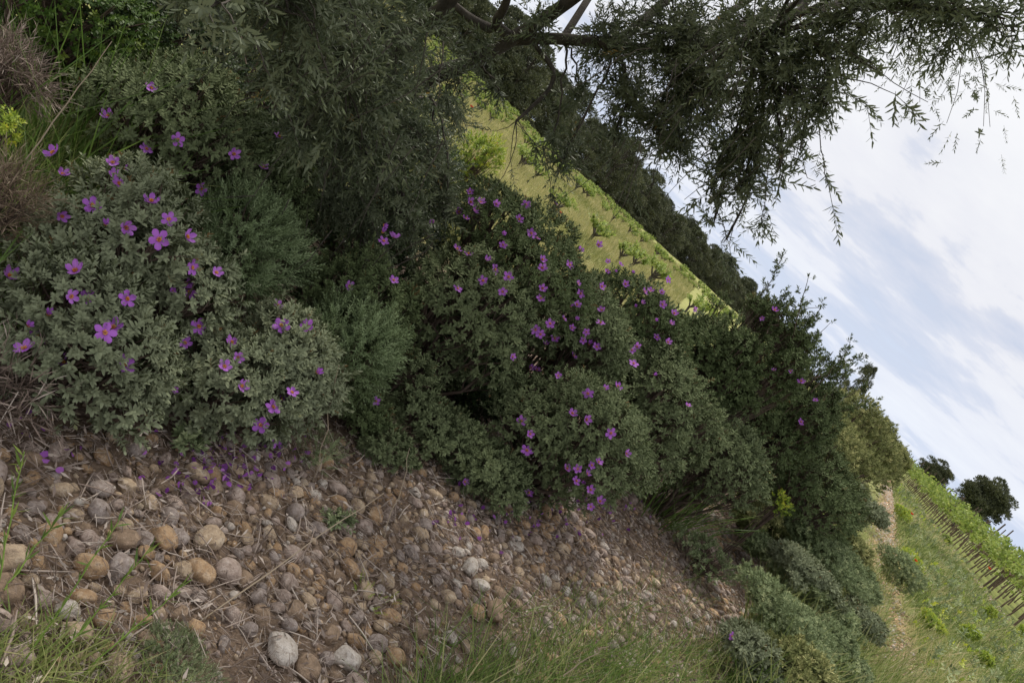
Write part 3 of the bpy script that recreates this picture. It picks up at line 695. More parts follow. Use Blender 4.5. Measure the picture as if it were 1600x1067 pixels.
    bush('weed', 'straggly weed with dry stem between the left bushes and the stones', 'weed', 462, 755, 2.95, .09, .10, 6, 90, .05, T_FEA, 'sage', stems=False, group='weeds on the stones')
    bush('weed', 'small weed right of the long tan cobble', 'weed', 250, 740, 2.5, .06, .04, 5, 35, .05, T_CISLO, 'sage', stems=False, group='weeds on the stones')
build_bushes()

# ---------------------------------------------------------------- flowers on the bushes
def petal_flower():
    V = []; F = []; R = []
    for k in range(5):
        th = k*2*np.pi/5; o = len(V); r = np.random.default_rng(k)
        for i, (rr, ww) in enumerate(((.08, .10), (.35, .26), (.68, .36), (.95, .30), (1.06, .16))):
            for j in range(5):
                c = (j-2)/2; x = rr*(1-.06*c*c*(i > 2)); y = c*ww
                z = .10*rr*rr+.06*math.sin(j*2.3+i*1.7+k)*rr+.02*k % .03
                V.append((x*math.cos(th)-y*math.sin(th), x*math.sin(th)+y*math.cos(th), z)); R.append(.5-.35*(rr < .3)+.12*math.sin(k*2+j))
        for i in range(4):
            for j in range(4): a = o+i*5+j; F.append((a, a+1, a+6, a+5))
    return np.array(V), np.array(F), np.array(R)
def stamen_geo():
    n = 40; r = np.random.default_rng(5); a = r.uniform(0, 6.28, n); q = np.sqrt(r.random(n))*.21
    P = np.stack([q*np.cos(a), q*np.sin(a), np.full(n, .10)], 1)
    T = tube([(0, 0, -.1), (0, 0, .06), (0, 0, .11)], [.012, .045, .02], 4, 0)
    D = nrm(P*np.array([1.5, 1.5, 0])+np.array([0, 0, .5]))
    return inst(T, P, frames(D), 1.0, r.random(n))
FLOWERS = [(236,138),(169,183),(278,219),(229,233),(436,214),(365,241),(411,262),(176,254),(195,266),(178,273),(186,288),(314,296),(236,315),(264,343),(96,338),(144,322),(84,240),(98,273),(166,352),(197,356),
 (292,370),(248,374),(118,423),(15,432),(111,463),(137,466),(198,467),(76,492),(44,509),(59,525),(164,520),(177,512),(300,418),(290,444),(295,457),(270,455),(310,510),(289,536),(98,566),(192,569),(267,607),(362,535),(372,559),(351,573),(377,603),(434,477),(440,509),(479,510),(495,582),(456,613),(438,623),(407,664),(338,426),(38,544),(427,636),(430,689),
 (599,352),(597,364),(599,377),(616,372),(545,447),(615,438),(714,389),(732,397),(786,365),(786,383),(761,407),(773,421),(754,439),(794,433),(715,451),(785,456),(847,406),(847,419),(830,365),(839,372),(890,414),(935,383),(906,391),(847,451),(845,466),(903,443),(907,459),(940,448),(891,479),(901,476),(940,485),(938,505),(881,498),(859,506),(901,498),(893,512),(837,515),(844,522),(852,538),(867,529),(916,519),(911,532),(920,538),(932,542),(896,556),(801,557),(829,574),(839,578),(872,587),(945,607),(965,604),(919,615),(894,646),(916,655),(954,677),(814,658),(828,678),(823,704),(950,409),(962,424),(969,414),(949,424),(988,426),(977,444),(1007,456),(1016,455),(1034,457),(1003,473),(1035,476),(1053,490),(1024,500),(1049,506),(1043,535),(1026,527),(987,547),(995,542),(990,568),(1021,586),(587,627),(1044,437),(991,478),
 (917,740),(900,751),(913,755),(935,722),(924,727),(903,733),(886,732),(922,765),(937,783),(923,791),(905,781),(978,709),(726,752),(826,770),(734,300),(717,332),(728,341),(811,343),(822,320),(868,320),(677,346),(775,319),(751,317),(1085,483),(1210,485),(1209,579),(1252,596),(1075,633),(1251,659),(1274,625),(1143,993),(735,316),(741,330),(1190,497),(1235,580),(700,318)]
DIM = set([(84,240),(137,466),(338,426),(118,423),(247,374)])
def build_flowers():
    pm = petal_flower(); sm = stamen_geo()
    FM = []
    for v in range(3):
        r = np.random.default_rng(v); V = pm[0].copy(); q_ = np.hypot(V[:, 0], V[:, 1]); V[:, 2] += (.02+.22*v)*q_**2+.055*r.normal(size=len(V))*q_; V[:, :2] *= (1-.10*v*q_)[:, None]
        FM.append(mkmesh('petals', V, pm[1], MAT['petal'], smooth=True, rnd=np.clip(pm[2]+(v-1)*.12, 0, 1)))
    V = pm[0].copy(); q_ = np.hypot(V[:, 0], V[:, 1]); V[:, :2] *= (.62-.2*q_)[:, None]; V[:, 2] = q_*.75+.05*np.sin(q_*9+V[:, 0]*9); FM.append(mkmesh('petals', V, pm[1], MAT['petal'], smooth=True, rnd=np.clip(pm[2]-.2, 0, 1)))
    SM = mkmesh('stamens', sm[0], sm[1], MAT['stamen'], rnd=sm[2])
    roots = [(t, P, b0) for t, P, b0 in BUSHPTS.values() if t.name.startswith(('rockrose', 'tall_bush', 'low_shrub'))]
    allP = np.concatenate([P for _, P, _ in roots]); own = np.concatenate([np.full(len(P), i) for i, (_, P, _) in enumerate(roots)])
    px, py, z = proj(allP)
    rf = np.random.default_rng(77)
    for fx, fy in FLOWERS:
        for rad_ in (10, 18, 30, 60):
            q = np.where((px-fx)**2+(py-fy)**2 < rad_**2)[0]
            if len(q) >= 2: break
        if not len(q): continue
        i = q[np.argmin(z[q])]; t, _, b0 = roots[own[i]]
        D = np.linalg.norm((allP[i]-EYEP)[:2]); P = at(fx, fy, D); tocam = nrm((EYEP-P)[None])[0]
        P = P+tocam*.026
        d = nrm((tocam*.75+np.array([0, 0, .5])+nrm((P-b0)[None])[0]*.35+rf.normal(size=3)*.36)[None])[0]
        o = link('flower', FM[int(rf.choice(4, p=[.28, .28, .28, .16]))], t); o.location = P-b0
        o.rotation_euler = Vector(d).to_track_quat('Z', 'Y').to_euler(); o.rotation_euler.rotate_axis('Z', rf.uniform(0, 6))
        near = z[i] < 3.6
        s = rf.uniform(.026, .033) if near else rf.uniform(.023, .034)
        o.scale = (s, s*rf.uniform(.8, 1), s*rf.uniform(.6, 1.5))
        c = link('stamens', SM, o)
build_flowers()
# ---------------------------------------------------------------- olive tree
def build_olive():
    J = at(590, 165, 4.95)
    base = np.array([-2.35, 5.15, float(gz(-2.35, 5.15))-.05])
    root = thing('olive_tree', 'old leaning olive tree with dark limbs and drooping silver-green twigs over the hedge', 'tree', base)
    def add(name, g, mat, smooth=True, rnd=False):
        return link(name, mkmesh(name, g[0]-base, g[1], MAT[mat], smooth=smooth, rnd=np.clip(g[2], 0, 1) if rnd else None), root)
    add('trunk', bark_tube([base, base*.6+J*.4+np.array([-.05, 0, 0]), base*.25+J*.75, J], [.21, .17, .14, .125], 14, .16, 8), 'bark')
    LA = [J, at(655, 125, 4.85), at(740, 98, 4.75), at(800, 62, 4.65), at(860, 25, 4.5), at(940, -35, 4.3), at(1060, -120, 4.0)]
    add('limb', bark_tube(LA, [.075, .052, .044, .040, .035, .028, .02], 12, .14), 'bark')
    LB = [J, at(600, 95, 4.7), at(680, 25, 4.3), at(760, -60, 4.0), at(850, -160, 3.8)]
    add('limb', bark_tube(LB, [.075, .055, .042, .03, .02], 12, .14), 'bark')
    LC = [J, at(540, 110, 4.5), at(480, 20, 3.8), at(440, -80, 3.2)]
    add('limb', bark_tube(LC, [.09, .065, .05, .03], 12, .14), 'bark')
    LD = [at(805, 62, 4.65), at(880, 60, 4.55), at(960, 72, 4.4), at(1060, 80, 4.2), at(1180, 70, 3.9)]
    add('limb', bark_tube(LD, [.035, .032, .026, .02, .012], 8, .1), 'bark')
    LE = [at(800, 62, 4.65), at(772, 38, 4.6), at(790, 10, 4.5), at(800, -30, 4.4)]
    add('limb', bark_tube(LE, [.035, .028, .022, .014], 8, .1), 'bark')
    LF = [at(765, 45, 4.62), at(735, 30, 4.5), at(690, -10, 4.3)]
    add('limb', bark_tube(LF, [.028, .022, .014], 8, .1), 'bark')
    LG = [at(835, 70, 4.6), at(868, 110, 4.5), at(860, 140, 4.45), at(820, 178, 4.4), at(806, 190, 4.4)]
    add('limb', bark_tube(LG, [.014, .013, .011, .010, .009], 6, .1), 'bark')
    nodes = np.concatenate([np.array(l) for l in (LA, LB, LC, LD, LE, LF)])
    # crown: leafy clumps px, py, distance, radius, leaf spray count, droop
    CL = [(740, 92, 4.5, .2, 26, 0), (685, 122, 4.6, .2, 34, 0), (830, 35, 4.3, .2, 24, 0), (655, 85, 4.5, .22, 40, 0), (330, 10, 2.35, .14, 30, 0), (250, -10, 3.2, .18, 40, 0), (450, 20, 2.8, .30, 130, 0), (455, 110, 3.2, .18, 60, 0), (520, 120, 3.5, .42, 190, 0), (480, 200, 3.6, .2, 60, 0),
          (570, 240, 3.9, .42, 210, 0), (515, 320, 4.2, .24, 90, 0), (620, 330, 4.2, .32, 130, 0), (645, 230, 4.4, .30, 110, 0), (600, 50, 3.9, .45, 200, 0), (680, 300, 4.6, .20, 50, 0),
          (700, 180, 5.6, .25, 50, 0), (690, 330, 4.5, .18, 40, 0), (560, 400, 4.2, .2, 50, 0), (520, 0, 3.2, .4, 160, 0), (620, 140, 4.4, .25, 80, 0),
          (950, 60, 4.5, .33, 130, 0), (1050, 50, 4.2, .42, 210, 0), (985, 165, 4.4, .25, 95, 0), (1090, 160, 4.1, .40, 240, 0), (1180, 70, 3.8, .42, 240, 0), (1160, 220, 3.9, .26, 130, 0),
          (1230, 150, 3.7, .26, 120, 0), (1050, 235, 4.2, .20, 70, 0), (1110, 300, 4.0, .16, 55, 0), (1160, 290, 3.9, .16, 50, 0), (1115, 350, 4.0, .09, 22, 0), (1135, 375, 4.0, .06, 12, 0),
          (1290, 90, 3.6, .25, 100, 0), (1295, 165, 3.6, .12, 30, 0), (1340, 40, 3.5, .22, 70, 0), (1420, 10, 3.4, .2, 50, 0), (1500, 20, 3.3, .17, 42, 0), (1570, 30, 3.3, .18, 46, 0), (1370, 110, 3.5, .08, 10, 0),
          (1250, 235, 3.6, .10, 18, 0), (1215, 270, 3.7, .12, 24, 0), (960, 230, 4.3, .10, 22, 0), (900, 150, 4.5, .10, 20, 0), (880, 250, 4.4, .10, 22, 0), (860, 215, 4.4, .08, 14, 0), (780, 140, 4.8, .12, 18, 0), (1025, 200, 4.2, .2, 50, 0),
          (860, -40, 4.4, .4, 130, 1), (700, -60, 4.2, .45, 160, 1), (1000, -70, 4.2, .5, 190, 1), (1150, -80, 3.8, .5, 190, 1), (1320, -90, 3.5, .5, 170, 1), (1480, -90, 3.3, .45, 140, 1), (1620, -60, 3.2, .4, 110, 1),
          (560, -120, 3.3, .42, 160, 1), (400, -150, 2.6, .22, 60, 1), (800, -220, 3.6, .6, 200, 1), (1050, -240, 3.5, .6, 190, 1), (1300, -250, 3.2, .6, 170, 1), (600, -280, 3.0, .6, 180, 1)]
    # part of the crown beyond the picture's top, which shades the bank
    CLW = [(np.array([-1.6, 5.6, 3.3]), .7, 200), (np.array([-.7, 5.5, 3.6]), .75, 200), (np.array([-.2, 6.2, 3.9]), .8, 190), (np.array([.5, 6.6, 4.0]), .8, 180), (np.array([-1.4, 6.6, 3.7]), .8, 180), (np.array([-2.6, 5.2, 3.0]), .7, 170),
           (np.array([.1, 5.0, 3.7]), .7, 170), (np.array([1.1, 7.2, 4.3]), .8, 150), (np.array([-.6, 7.3, 4.3]), .8, 150)]
    Ps = []; Ds = []; Ss = []; Rn = []; tw = []
    def clump(c, r, n, spread=1.0):
        # a bough to the clump, forks within it, and twigs carrying the leaf sprays
        j = np.argmin(np.linalg.norm(nodes-c, axis=1)+np.where(nodes[:, 2] < c[2]-.6, .2, 0)); a = nodes[j]
        L = np.linalg.norm(c-a)
        b = bez(a, c, np.array([0, 0, .22*L])+rng.normal(size=3)*.05*L, 9, .012)
        tw.append(tube(b, np.linspace(.005+.005*L+.006*r, .004, 9), 5))
        nf = max(2, int(n/9)); tips = []
        for _ in range(nf):
            d = nrm(rng.normal(size=(1, 3)))[0]; d[2] = d[2]*.75-.12
            e = c+d*r*rng.uniform(.45, .95); f = bez(b[rng.integers(5, 9)], e, np.array([0, 0, .2*r])+rng.normal(size=3)*.06*r, 5, .006)
            tw.append(tube(f, np.linspace(.0045, .0022, 5), 4)); tips.append(f)
        v = rng.uniform(-.1, .1)
        for _ in range(n):
            f = tips[rng.integers(0, nf)]; p = f[rng.integers(1, 5)]+rng.normal(size=3)*r*.16
            d = nrm((nrm((p-c)[None])[0]*.6+rng.normal(size=3)*.55+np.array([0, 0, -.25])))
            Ps.append(p); Ds.append(d); Ss.append(rng.uniform(.10, .175)); Rn.append(.50+v+rng.normal()*.13)
    for px, py, D, r, n, o in CL:
        if o: py -= 75; n *= .9
        elif px > 1100: n *= .78
        if not o: r = max(.035, r-(.10 if px > 700 else .07)); n = n*(1.35 if px > 700 else 1.5)
        clump(at(px, py, D), r, int(n*(1 if not o else .9)))
    for c, r, n in CLW: clump(c, r, int(n*.9))
    # long hanging twigs with a tuft of leaves at the end (start px, end px)
    for a, b, n in (((1280, 200, 3.6), (1300, 318, 3.5), 7), ((1200, 250, 3.7), (1190, 345, 3.7), 8), ((1290, 120, 3.6), (1415, 163, 3.5), 3), ((1120, 330, 4), (1142, 400, 4), 9), ((1300, 60, 3.5), (1450, 160, 3.4), 0),
                    ((1240, 140, 3.6), (1355, 165, 3.5), 3), ((806, 190, 4.4), (800, 262, 4.3), 2), ((806, 190, 4.4), (848, 230, 4.3), 5), ((806, 190, 4.4), (770, 205, 4.3), 1), ((810, 190, 4.4), (880, 268, 4.3), 7), ((848, 228, 4.3), (860, 300, 4.25), 8),
                    ((848, 228, 4.3), (905, 262, 4.3), 8), ((806, 190, 4.4), (775, 290, 4.2), 2), ((1010, 240, 4.2), (990, 300, 4.1), 4), ((1500, 30, 3.3), (1465, 75, 3.3), 5), ((1590, 40, 3.3), (1575, 80, 3.3), 4), ((1400, 20, 3.4), (1420, 60, 3.4), 6), ((1460, 20, 3.4), (1480, 85, 3.3), 6),
                    ((330, -20, 2.2), (335, 40, 1.95), 5), ((360, 0, 2.2), (372, 55, 2.0), 4), ((400, 60, 2.6), (428, 135, 2.5), 6), ((450, 180, 3.2), (470, 240, 3.1), 7), ((640, 300, 4.2), (650, 390, 4.1), 8), ((560, 300, 3.9), (600, 380, 3.8), 7), ((480, 320, 3.7), (470, 395, 3.5), 3),
                    ((1100, 40, 4), (1020, 120, 3.9), 6), ((1180, 0, 3.5), (1150, 90, 3.4), 8), ((1110, 80, 3.6), (1120, 140, 3.5), 7)):
        A = at(*a); B = at(*b); f = bez(A, B, rng.normal(size=3)*.03, 7, .004)
        tw.append(tube(f, np.linspace(.003, .0014, 7), 4))
        for q in range(n):
            p = f[max(1, 6-q//2)] if n < 6 else f[rng.integers(2, 7)]
            Ps.append(p); Ds.append(nrm(((B-A)/np.linalg.norm(B-A)*.8+rng.normal(size=3)*.4+np.array([0, 0, -.2])))); Ss.append(rng.uniform(.10, .16)); Rn.append(.5+rng.normal()*.12)
    # bare thin twigs
    for _ in range(70):
        px, py = rng.uniform(380, 700), rng.uniform(20, 380); D = rng.uniform(3.0, 3.9)
        if rng.random() < .4: px, py, D = rng.uniform(950, 1280), rng.uniform(20, 260), rng.uniform(3.3, 3.9)
        A = at(px, py, D); B = A+np.array([rng.normal()*.08, rng.normal()*.08, -rng.uniform(.12, .4)])
        tw.append(tube(bez(A, B, rng.normal(size=3)*.04, 6, .004), np.linspace(.0028, .0012, 6), 4))
    Ps = np.array(Ps); Ds = np.array(Ds).reshape(-1, 3); Ss = np.array(Ss); Rn = np.clip(np.array(Rn), .02, .9)
    Rn = np.where(rng.random(len(Rn)) < .006, 1.2, Rn)
    g = scatter(T_OLI, Ps, Ds, Ss, Rn)
    add('crown', g, 'olive', False, True)
    add('twigs', cat(tw), 'bark')
build_olive()
# ---------------------------------------------------------------- pines
def pine_proto(seed, H, Wd, n, lo=.28, rnd_=False):
    r = np.random.default_rng(seed)
    lob = []
    if rnd_:
        for i in range(95):
            d = nrm(r.normal(size=(1, 3)))[0]*r.uniform(.35, 1); d[0] *= 1.05; lob.append((d[0]*Wd*.40, d[1]*Wd*.40, H*(.54+.38*d[2]), r.uniform(.11, .17)*Wd))
    for i in range(0 if rnd_ else 46):
        h = r.uniform(lo, 1)**.8; w = Wd*.5*(math.sin(min(1, (1.12-h)*1.5)*1.5))*r.uniform(.35, 1.0)
        a = r.uniform(0, 6.28); lob.append((math.cos(a)*w, math.sin(a)*w, h*H*.93, r.uniform(.09, .17)*Wd))
    L = np.array(lob); k = r.integers(0, len(L), n); d = nrm(r.normal(size=(n, 3))); d[:, 2] = np.where(d[:, 2] < -.3, -d[:, 2], d[:, 2])
    P = L[k, :3]+d*L[k, 3:4]*r.uniform(.6, 1.05, (n, 1))*np.array([1, 1, .7])
    T = leaf_lo(.42, .2)
    D = nrm(d+np.array([0, 0, .4])+r.normal(size=(n, 3))*.5)
    lv = r.uniform(-.15, .15, len(L))
    geo = inst(T, P, frames(D), r.uniform(.5, 1.1, n)*Wd*.042, np.clip(.5+lv[k]+r.normal(size=n)*.2, 0, 1))
    tr = [tube(bez((0, 0, -.3), (r.normal()*.3, r.normal()*.3, H*.85), r.normal(size=3)*.3, 8), np.linspace(.2, .06, 8)*H/9, 7)]
    for i in range(0, len(L), 2): tr.append(tube(bez((0, 0, L[i, 2]*.75), L[i, :3], (0, 0, .2), 5), np.linspace(.07, .03, 5)*H/9, 5))
    cm = mkmesh('crown', geo[0], geo[1], MAT['pine'], rnd=geo[2]); tv = cat(tr)
    tm = mkmesh('trunk', tv[0], tv[1], MAT['bark'], smooth=True)
    return cm, tm
def build_pines():
    protos = [pine_proto(i, 10, 9.0, 13000, .04) for i in range(3)]+[pine_proto(7, 10, 9.0, 34000, .30, True)]
    def put(x, y, sc, k, label, group, rz, z0=0):
        t = thing('pine_tree', label, 'tree', (x, y, z0), group)
        link('crown', protos[k][0], t); link('trunk', protos[k][1], t)
        t.rotation_euler = (0, 0, rz); t.scale = sc; return t
    r = np.random.default_rng(12); c = 0
    for row, (tt, step) in enumerate(((-86, 6.2), (-93, 7.0), (-101, 8.0))):
        s = 60
        while s < 620:
            x, y = xy(s, tt+r.normal()*2.6); h = r.uniform(.85, 1.25)*(1+.10*row)
            h *= .82+.36*vn(s*.035, row, 6)
            put(x, y, (h*1.05, h*1.05, h*1.12), int(r.integers(0, 3)), 'dark pine in the wood that borders the vineyard on the left', 'pines of the wood behind the bush vines', r.uniform(0, 6), -1.3)
            s += step*r.uniform(.8, 1.25)*(1+s/700)
    for i in range(34):
        x, y = xy(85+i*11+r.normal()*4, -81+r.normal()*1.5); sc_ = r.uniform(.16, .36)
        put(x, y, (sc_*1.5, sc_*1.5, sc_), int(r.integers(0, 3)), 'low scrubby pine at the foot of the wood along the field edge', 'scrubby pines at the foot of the wood', r.uniform(0, 6), -.4)
    p = at(1523, 792, 100); put(p[0], p[1], (.66, .66, .74), 3, 'round dark pine standing alone behind the trellised vines, the bigger one', None, 1.0)
    p = at(1455, 742, 125); put(p[0], p[1], (.56, .56, .56), 3, 'smaller dark pine behind the trellised vines, left of the round one', None, 2.0)
    p = at(1474, 762, 130); put(p[0], p[1], (.25, .25, .3), 3, 'small pine between the two larger pines behind the trellis', None, 2.5)
    p = at(1325, 612, 70); put(p[0], p[1], (.22, .22, .58), 0, 'dark treetop peeping over the far hedge against the sky', None, .5)
build_pines()

MAT['vinewood'] = noisemat('vine_wood', (.09, .065, .05), (.22, .16, .12), 12, .9, .5)
# ---------------------------------------------------------------- trellised vines on the right
def build_trellis():
    r = np.random.default_rng(3)
    def vine(H, n, Wd):
        d = r.normal(size=(n, 3)); P = np.stack([r.normal(size=n)*.30*Wd, r.uniform(-.74, .74, n), r.uniform(.98, H, n)+r.normal(size=n)*.13], 1)
        D = nrm(np.stack([P[:, 0]*2, r.normal(size=n)*.5, r.uniform(-.2, 1, n)], 1))
        g = scatter(T_VINE, P, D, r.uniform(.15, .28, n), np.clip(r.normal(.5, .2, n), 0, 1))
        tk = [bark_tube([(0, 0, -.05), (.04, .06, .3), (-.02, -.05, .65), (.03, 0, .95)], [.034, .028, .024, .02], 7, .3, 3)]
        for s_ in (-1, 1): tk.append(tube(bez((.03, 0, .93), (0, s_*.68, 1.0), (0, 0, .08), 5), np.linspace(.025, .014, 5), 5))
        for _ in range(6):
            yy = r.uniform(-.5, .5); tk.append(tube(bez((0, yy, .88), (r.normal()*.12, yy+r.normal()*.1, H*.95), (0, 0, 0), 4), np.linspace(.008, .004, 4), 4))
        t = cat(tk)
        return mkmesh('foliage', g[0], g[1], MAT['vine'], rnd=g[2]), mkmesh('trunk', t[0], t[1], MAT['vinewood'], smooth=True)
    vs_ = [vine(1.9, 48, 1) for _ in range(4)]
    pm = tube([(0, 0, -.1), (0, 0, 1.0), (.0, 0, 2.8)], [.045, .042, .04], 8); pmesh = mkmesh('post', pm[0], pm[1], MAT['post'], smooth=False)
    dirv = nrm(np.array([[.358, 1.0]]))[0]; nv = np.array([dirv[1], -dirv[0]]); ang = -math.atan2(dirv[0], dirv[1])
    p0 = np.array([21.7, 33.0]); cnt = 0; posts = 0
    for row in range(7):
        a = -4 if row == 0 else -8-row*1.2
        end = 120 if row == 0 else 80
        q = 0
        while a < end:
            pos = p0+nv*row*2.3+dirv*a
            vis = row < 3 or a < 30
            if vis and cnt < 240:
                t = thing('grape_vine', ('green trellised grape vine in the front row beyond the meadow' if row == 0 else 'green trellised grape vine in a row behind the front row'), 'vine', (pos[0], pos[1], float(gz(pos[0], pos[1]))),
                          'vines of the front trellis row' if row == 0 else 'vines of the rear trellis rows')
                k = int(r.integers(0, 4)); link('foliage', vs_[k][0], t); link('trunk', vs_[k][1], t)
                sc_ = r.uniform(.98, 1.22); t.scale = (sc_*1.1, 1, sc_); t.rotation_euler = (r.normal()*.05, r.normal()*.05, ang+(math.pi if r.random() < .5 else 0)); cnt += 1
            if q % 5 == 0:
                t = link('trellis_post', pmesh); t.location = (pos[0], pos[1], float(gz(pos[0], pos[1]))); t.rotation_euler = (r.normal()*.03, r.normal()*.03, ang); t.scale = (1, 1, r.uniform(.95, 1.12))
                tag(t, 'thin dark wooden post of the front trellis row' if row == 0 else 'thin wooden post of a rear trellis row, only its top above the vines', 'post', 'posts of the front trellis row' if row == 0 else 'posts of the rear trellis rows')
            a += 1.4; q += 1
        if row < 2:
            ws = []
            for hz_ in (.9, 1.35, 1.8):
                A = np.append(p0+nv*row*2.3+dirv*-4, hz_); B = np.append(p0+nv*row*2.3+dirv*110, hz_); ws.append(tube([A, (A+B)/2, B], .004, 4))
            g = cat(ws); tag(link('trellis_wire', mkmesh('trellis_wire', g[0], g[1], MAT['wire'])), 'thin steel wires strung along the %s trellis row' % ('front' if row == 0 else 'second'), 'wires')
    # thick slanting end posts of the front row
    for (bx, by), (tx, ty), lab in (((1545, 918), (1600, 860), 'thick leaning end post of the front trellis row'), ((1505, 845), (1555, 808), 'thick leaning post further along the trellis')):
        A = gp(bx, by); T = A+np.array([0.0, 0, 2.1]); g = tube([(0, 0, -.1), (.1, .2, 1.0), (.18, .45, 2.15)], [.06, .055, .05], 9)
        o = link('end_post', mkmesh('end_post', g[0], g[1], MAT['post'])); o.location = A; tag(o, lab, 'post')
build_trellis()

# ---------------------------------------------------------------- bush vines on the left field
def build_bush_vines():
    r = np.random.default_rng(9); prot = []
    for v in range(4):
        tk = [bark_tube([(0, 0, -.05), (.05, .02, .18), (.0, .06, .36)], [.07, .055, .06], 8, .3, 3)]; P = []; D = []
        for k in range(6):
            a = k*1.05+r.uniform(-.3, .3); e = np.array([math.cos(a)*.28, math.sin(a)*.28, .62+r.uniform(-.08, .1)])
            tk.append(bark_tube([(0, .04, .33), e*.6+np.array([0, 0, .12]), e], [.04, .03, .018], 6, .2, 3))
            for _ in range(17):
                d = nrm((np.array([math.cos(a), math.sin(a), 1.1])+r.normal(size=3)*.5)); P.append(e+d*r.uniform(-.12, .34)); D.append(d)
        P = np.array(P); D = np.array(D)
        g = scatter(T_VINE, P, D, r.uniform(.12, .20, len(P)), np.clip(r.normal(.55, .2, len(P)), 0, 1)); t = cat(tk)
        prot.append((mkmesh('foliage', g[0], g[1], MAT['vine'], rnd=g[2]), mkmesh('trunk', t[0], t[1], MAT['bark'], smooth=True)))
    cnt = 0
    o0 = st(*gp(943, 398)[:2]); o1 = st(*gp(772, 175)[:2])
    rows = [o0[1]-4.6*k for k in range(0, 20)]
    cand = []
    for i, t in enumerate(rows):
        s = o0[0]-30*1.6
        while s < 170:
            x, y = xy(s+r.normal()*.45, t+r.normal()*.4)
            if y > 3:
                px, py, z = proj(np.array([[x, y, .5]])); 
                if 640 < px[0] < 1180 and 60 < py[0] < 500 and z[0] > (15 if px[0] > 900 else 20) and t < -4.5 and (s*1.3+t*7)%1 < .62: cand.append((z[0], x, y))
            s += 2.3
    cand.sort()
    for z, x, y in cand[:220]:
        t = thing('bush_vine', 'low gnarled bush vine with fresh leaves in the grassy field under the olive', 'vine', (x, y, float(gz(x, y))), 'bush vines in the field on the left')
        k = int(r.integers(0, 4)); link('foliage', prot[k][0], t); link('trunk', prot[k][1], t)
        t.rotation_euler = (0, 0, r.uniform(0, 6)); sc_ = r.uniform(.6, 1.05); t.scale = (sc_,)*3
build_bush_vines()

# ---------------------------------------------------------------- grasses
def blades(n_var=4, bend=.5, w=.02):
    out = []
    for i in range(n_var):
        b = bend*(.4+i*.35); V = []
        for z, k in ((0, 1), (.5, .8), (1, .12)): V += [(-w*k, b*z*z, z*(1-.15*b*z)), (w*k, b*z*z, z*(1-.15*b*z))]
        out.append((np.array(V), np.array([(0, 1, 3, 2), (2, 3, 5, 4)]), np.zeros(6)))
    return out
BL = blades()
BLW = blades(4, .7, .035)
def grass_obj(name, x, y, h, mat, label, wid=1.0, lean=.25, rn=None, zoff=0, cat_='grass', dirb=(0, 0)):
    n = len(x); P = np.stack([x, y, gz(x, y)-.01+zoff], 1); D = nrm(np.stack([rng.normal(size=n)*lean+dirb[0], rng.normal(size=n)*lean+dirb[1], np.ones(n)], 1))
    sc_ = np.stack([h*wid, h, h], 1) if np.ndim(wid) == 0 else np.stack([wid, h, h], 1)
    k = rng.integers(0, 4, n); R = frames(D); out = []
    rn = np.clip(rng.normal(.5, .2, n), 0, 1) if rn is None else rn
    for i in range(4):
        s = k == i; out.append(inst(BL[i], P[s], R[s], sc_[s], rn[s]))
    V, F, r = cat(out)
    return tag(link(name, mkmesh(name, V, F, MAT[mat], rnd=r)), label, cat_, kind='stuff')
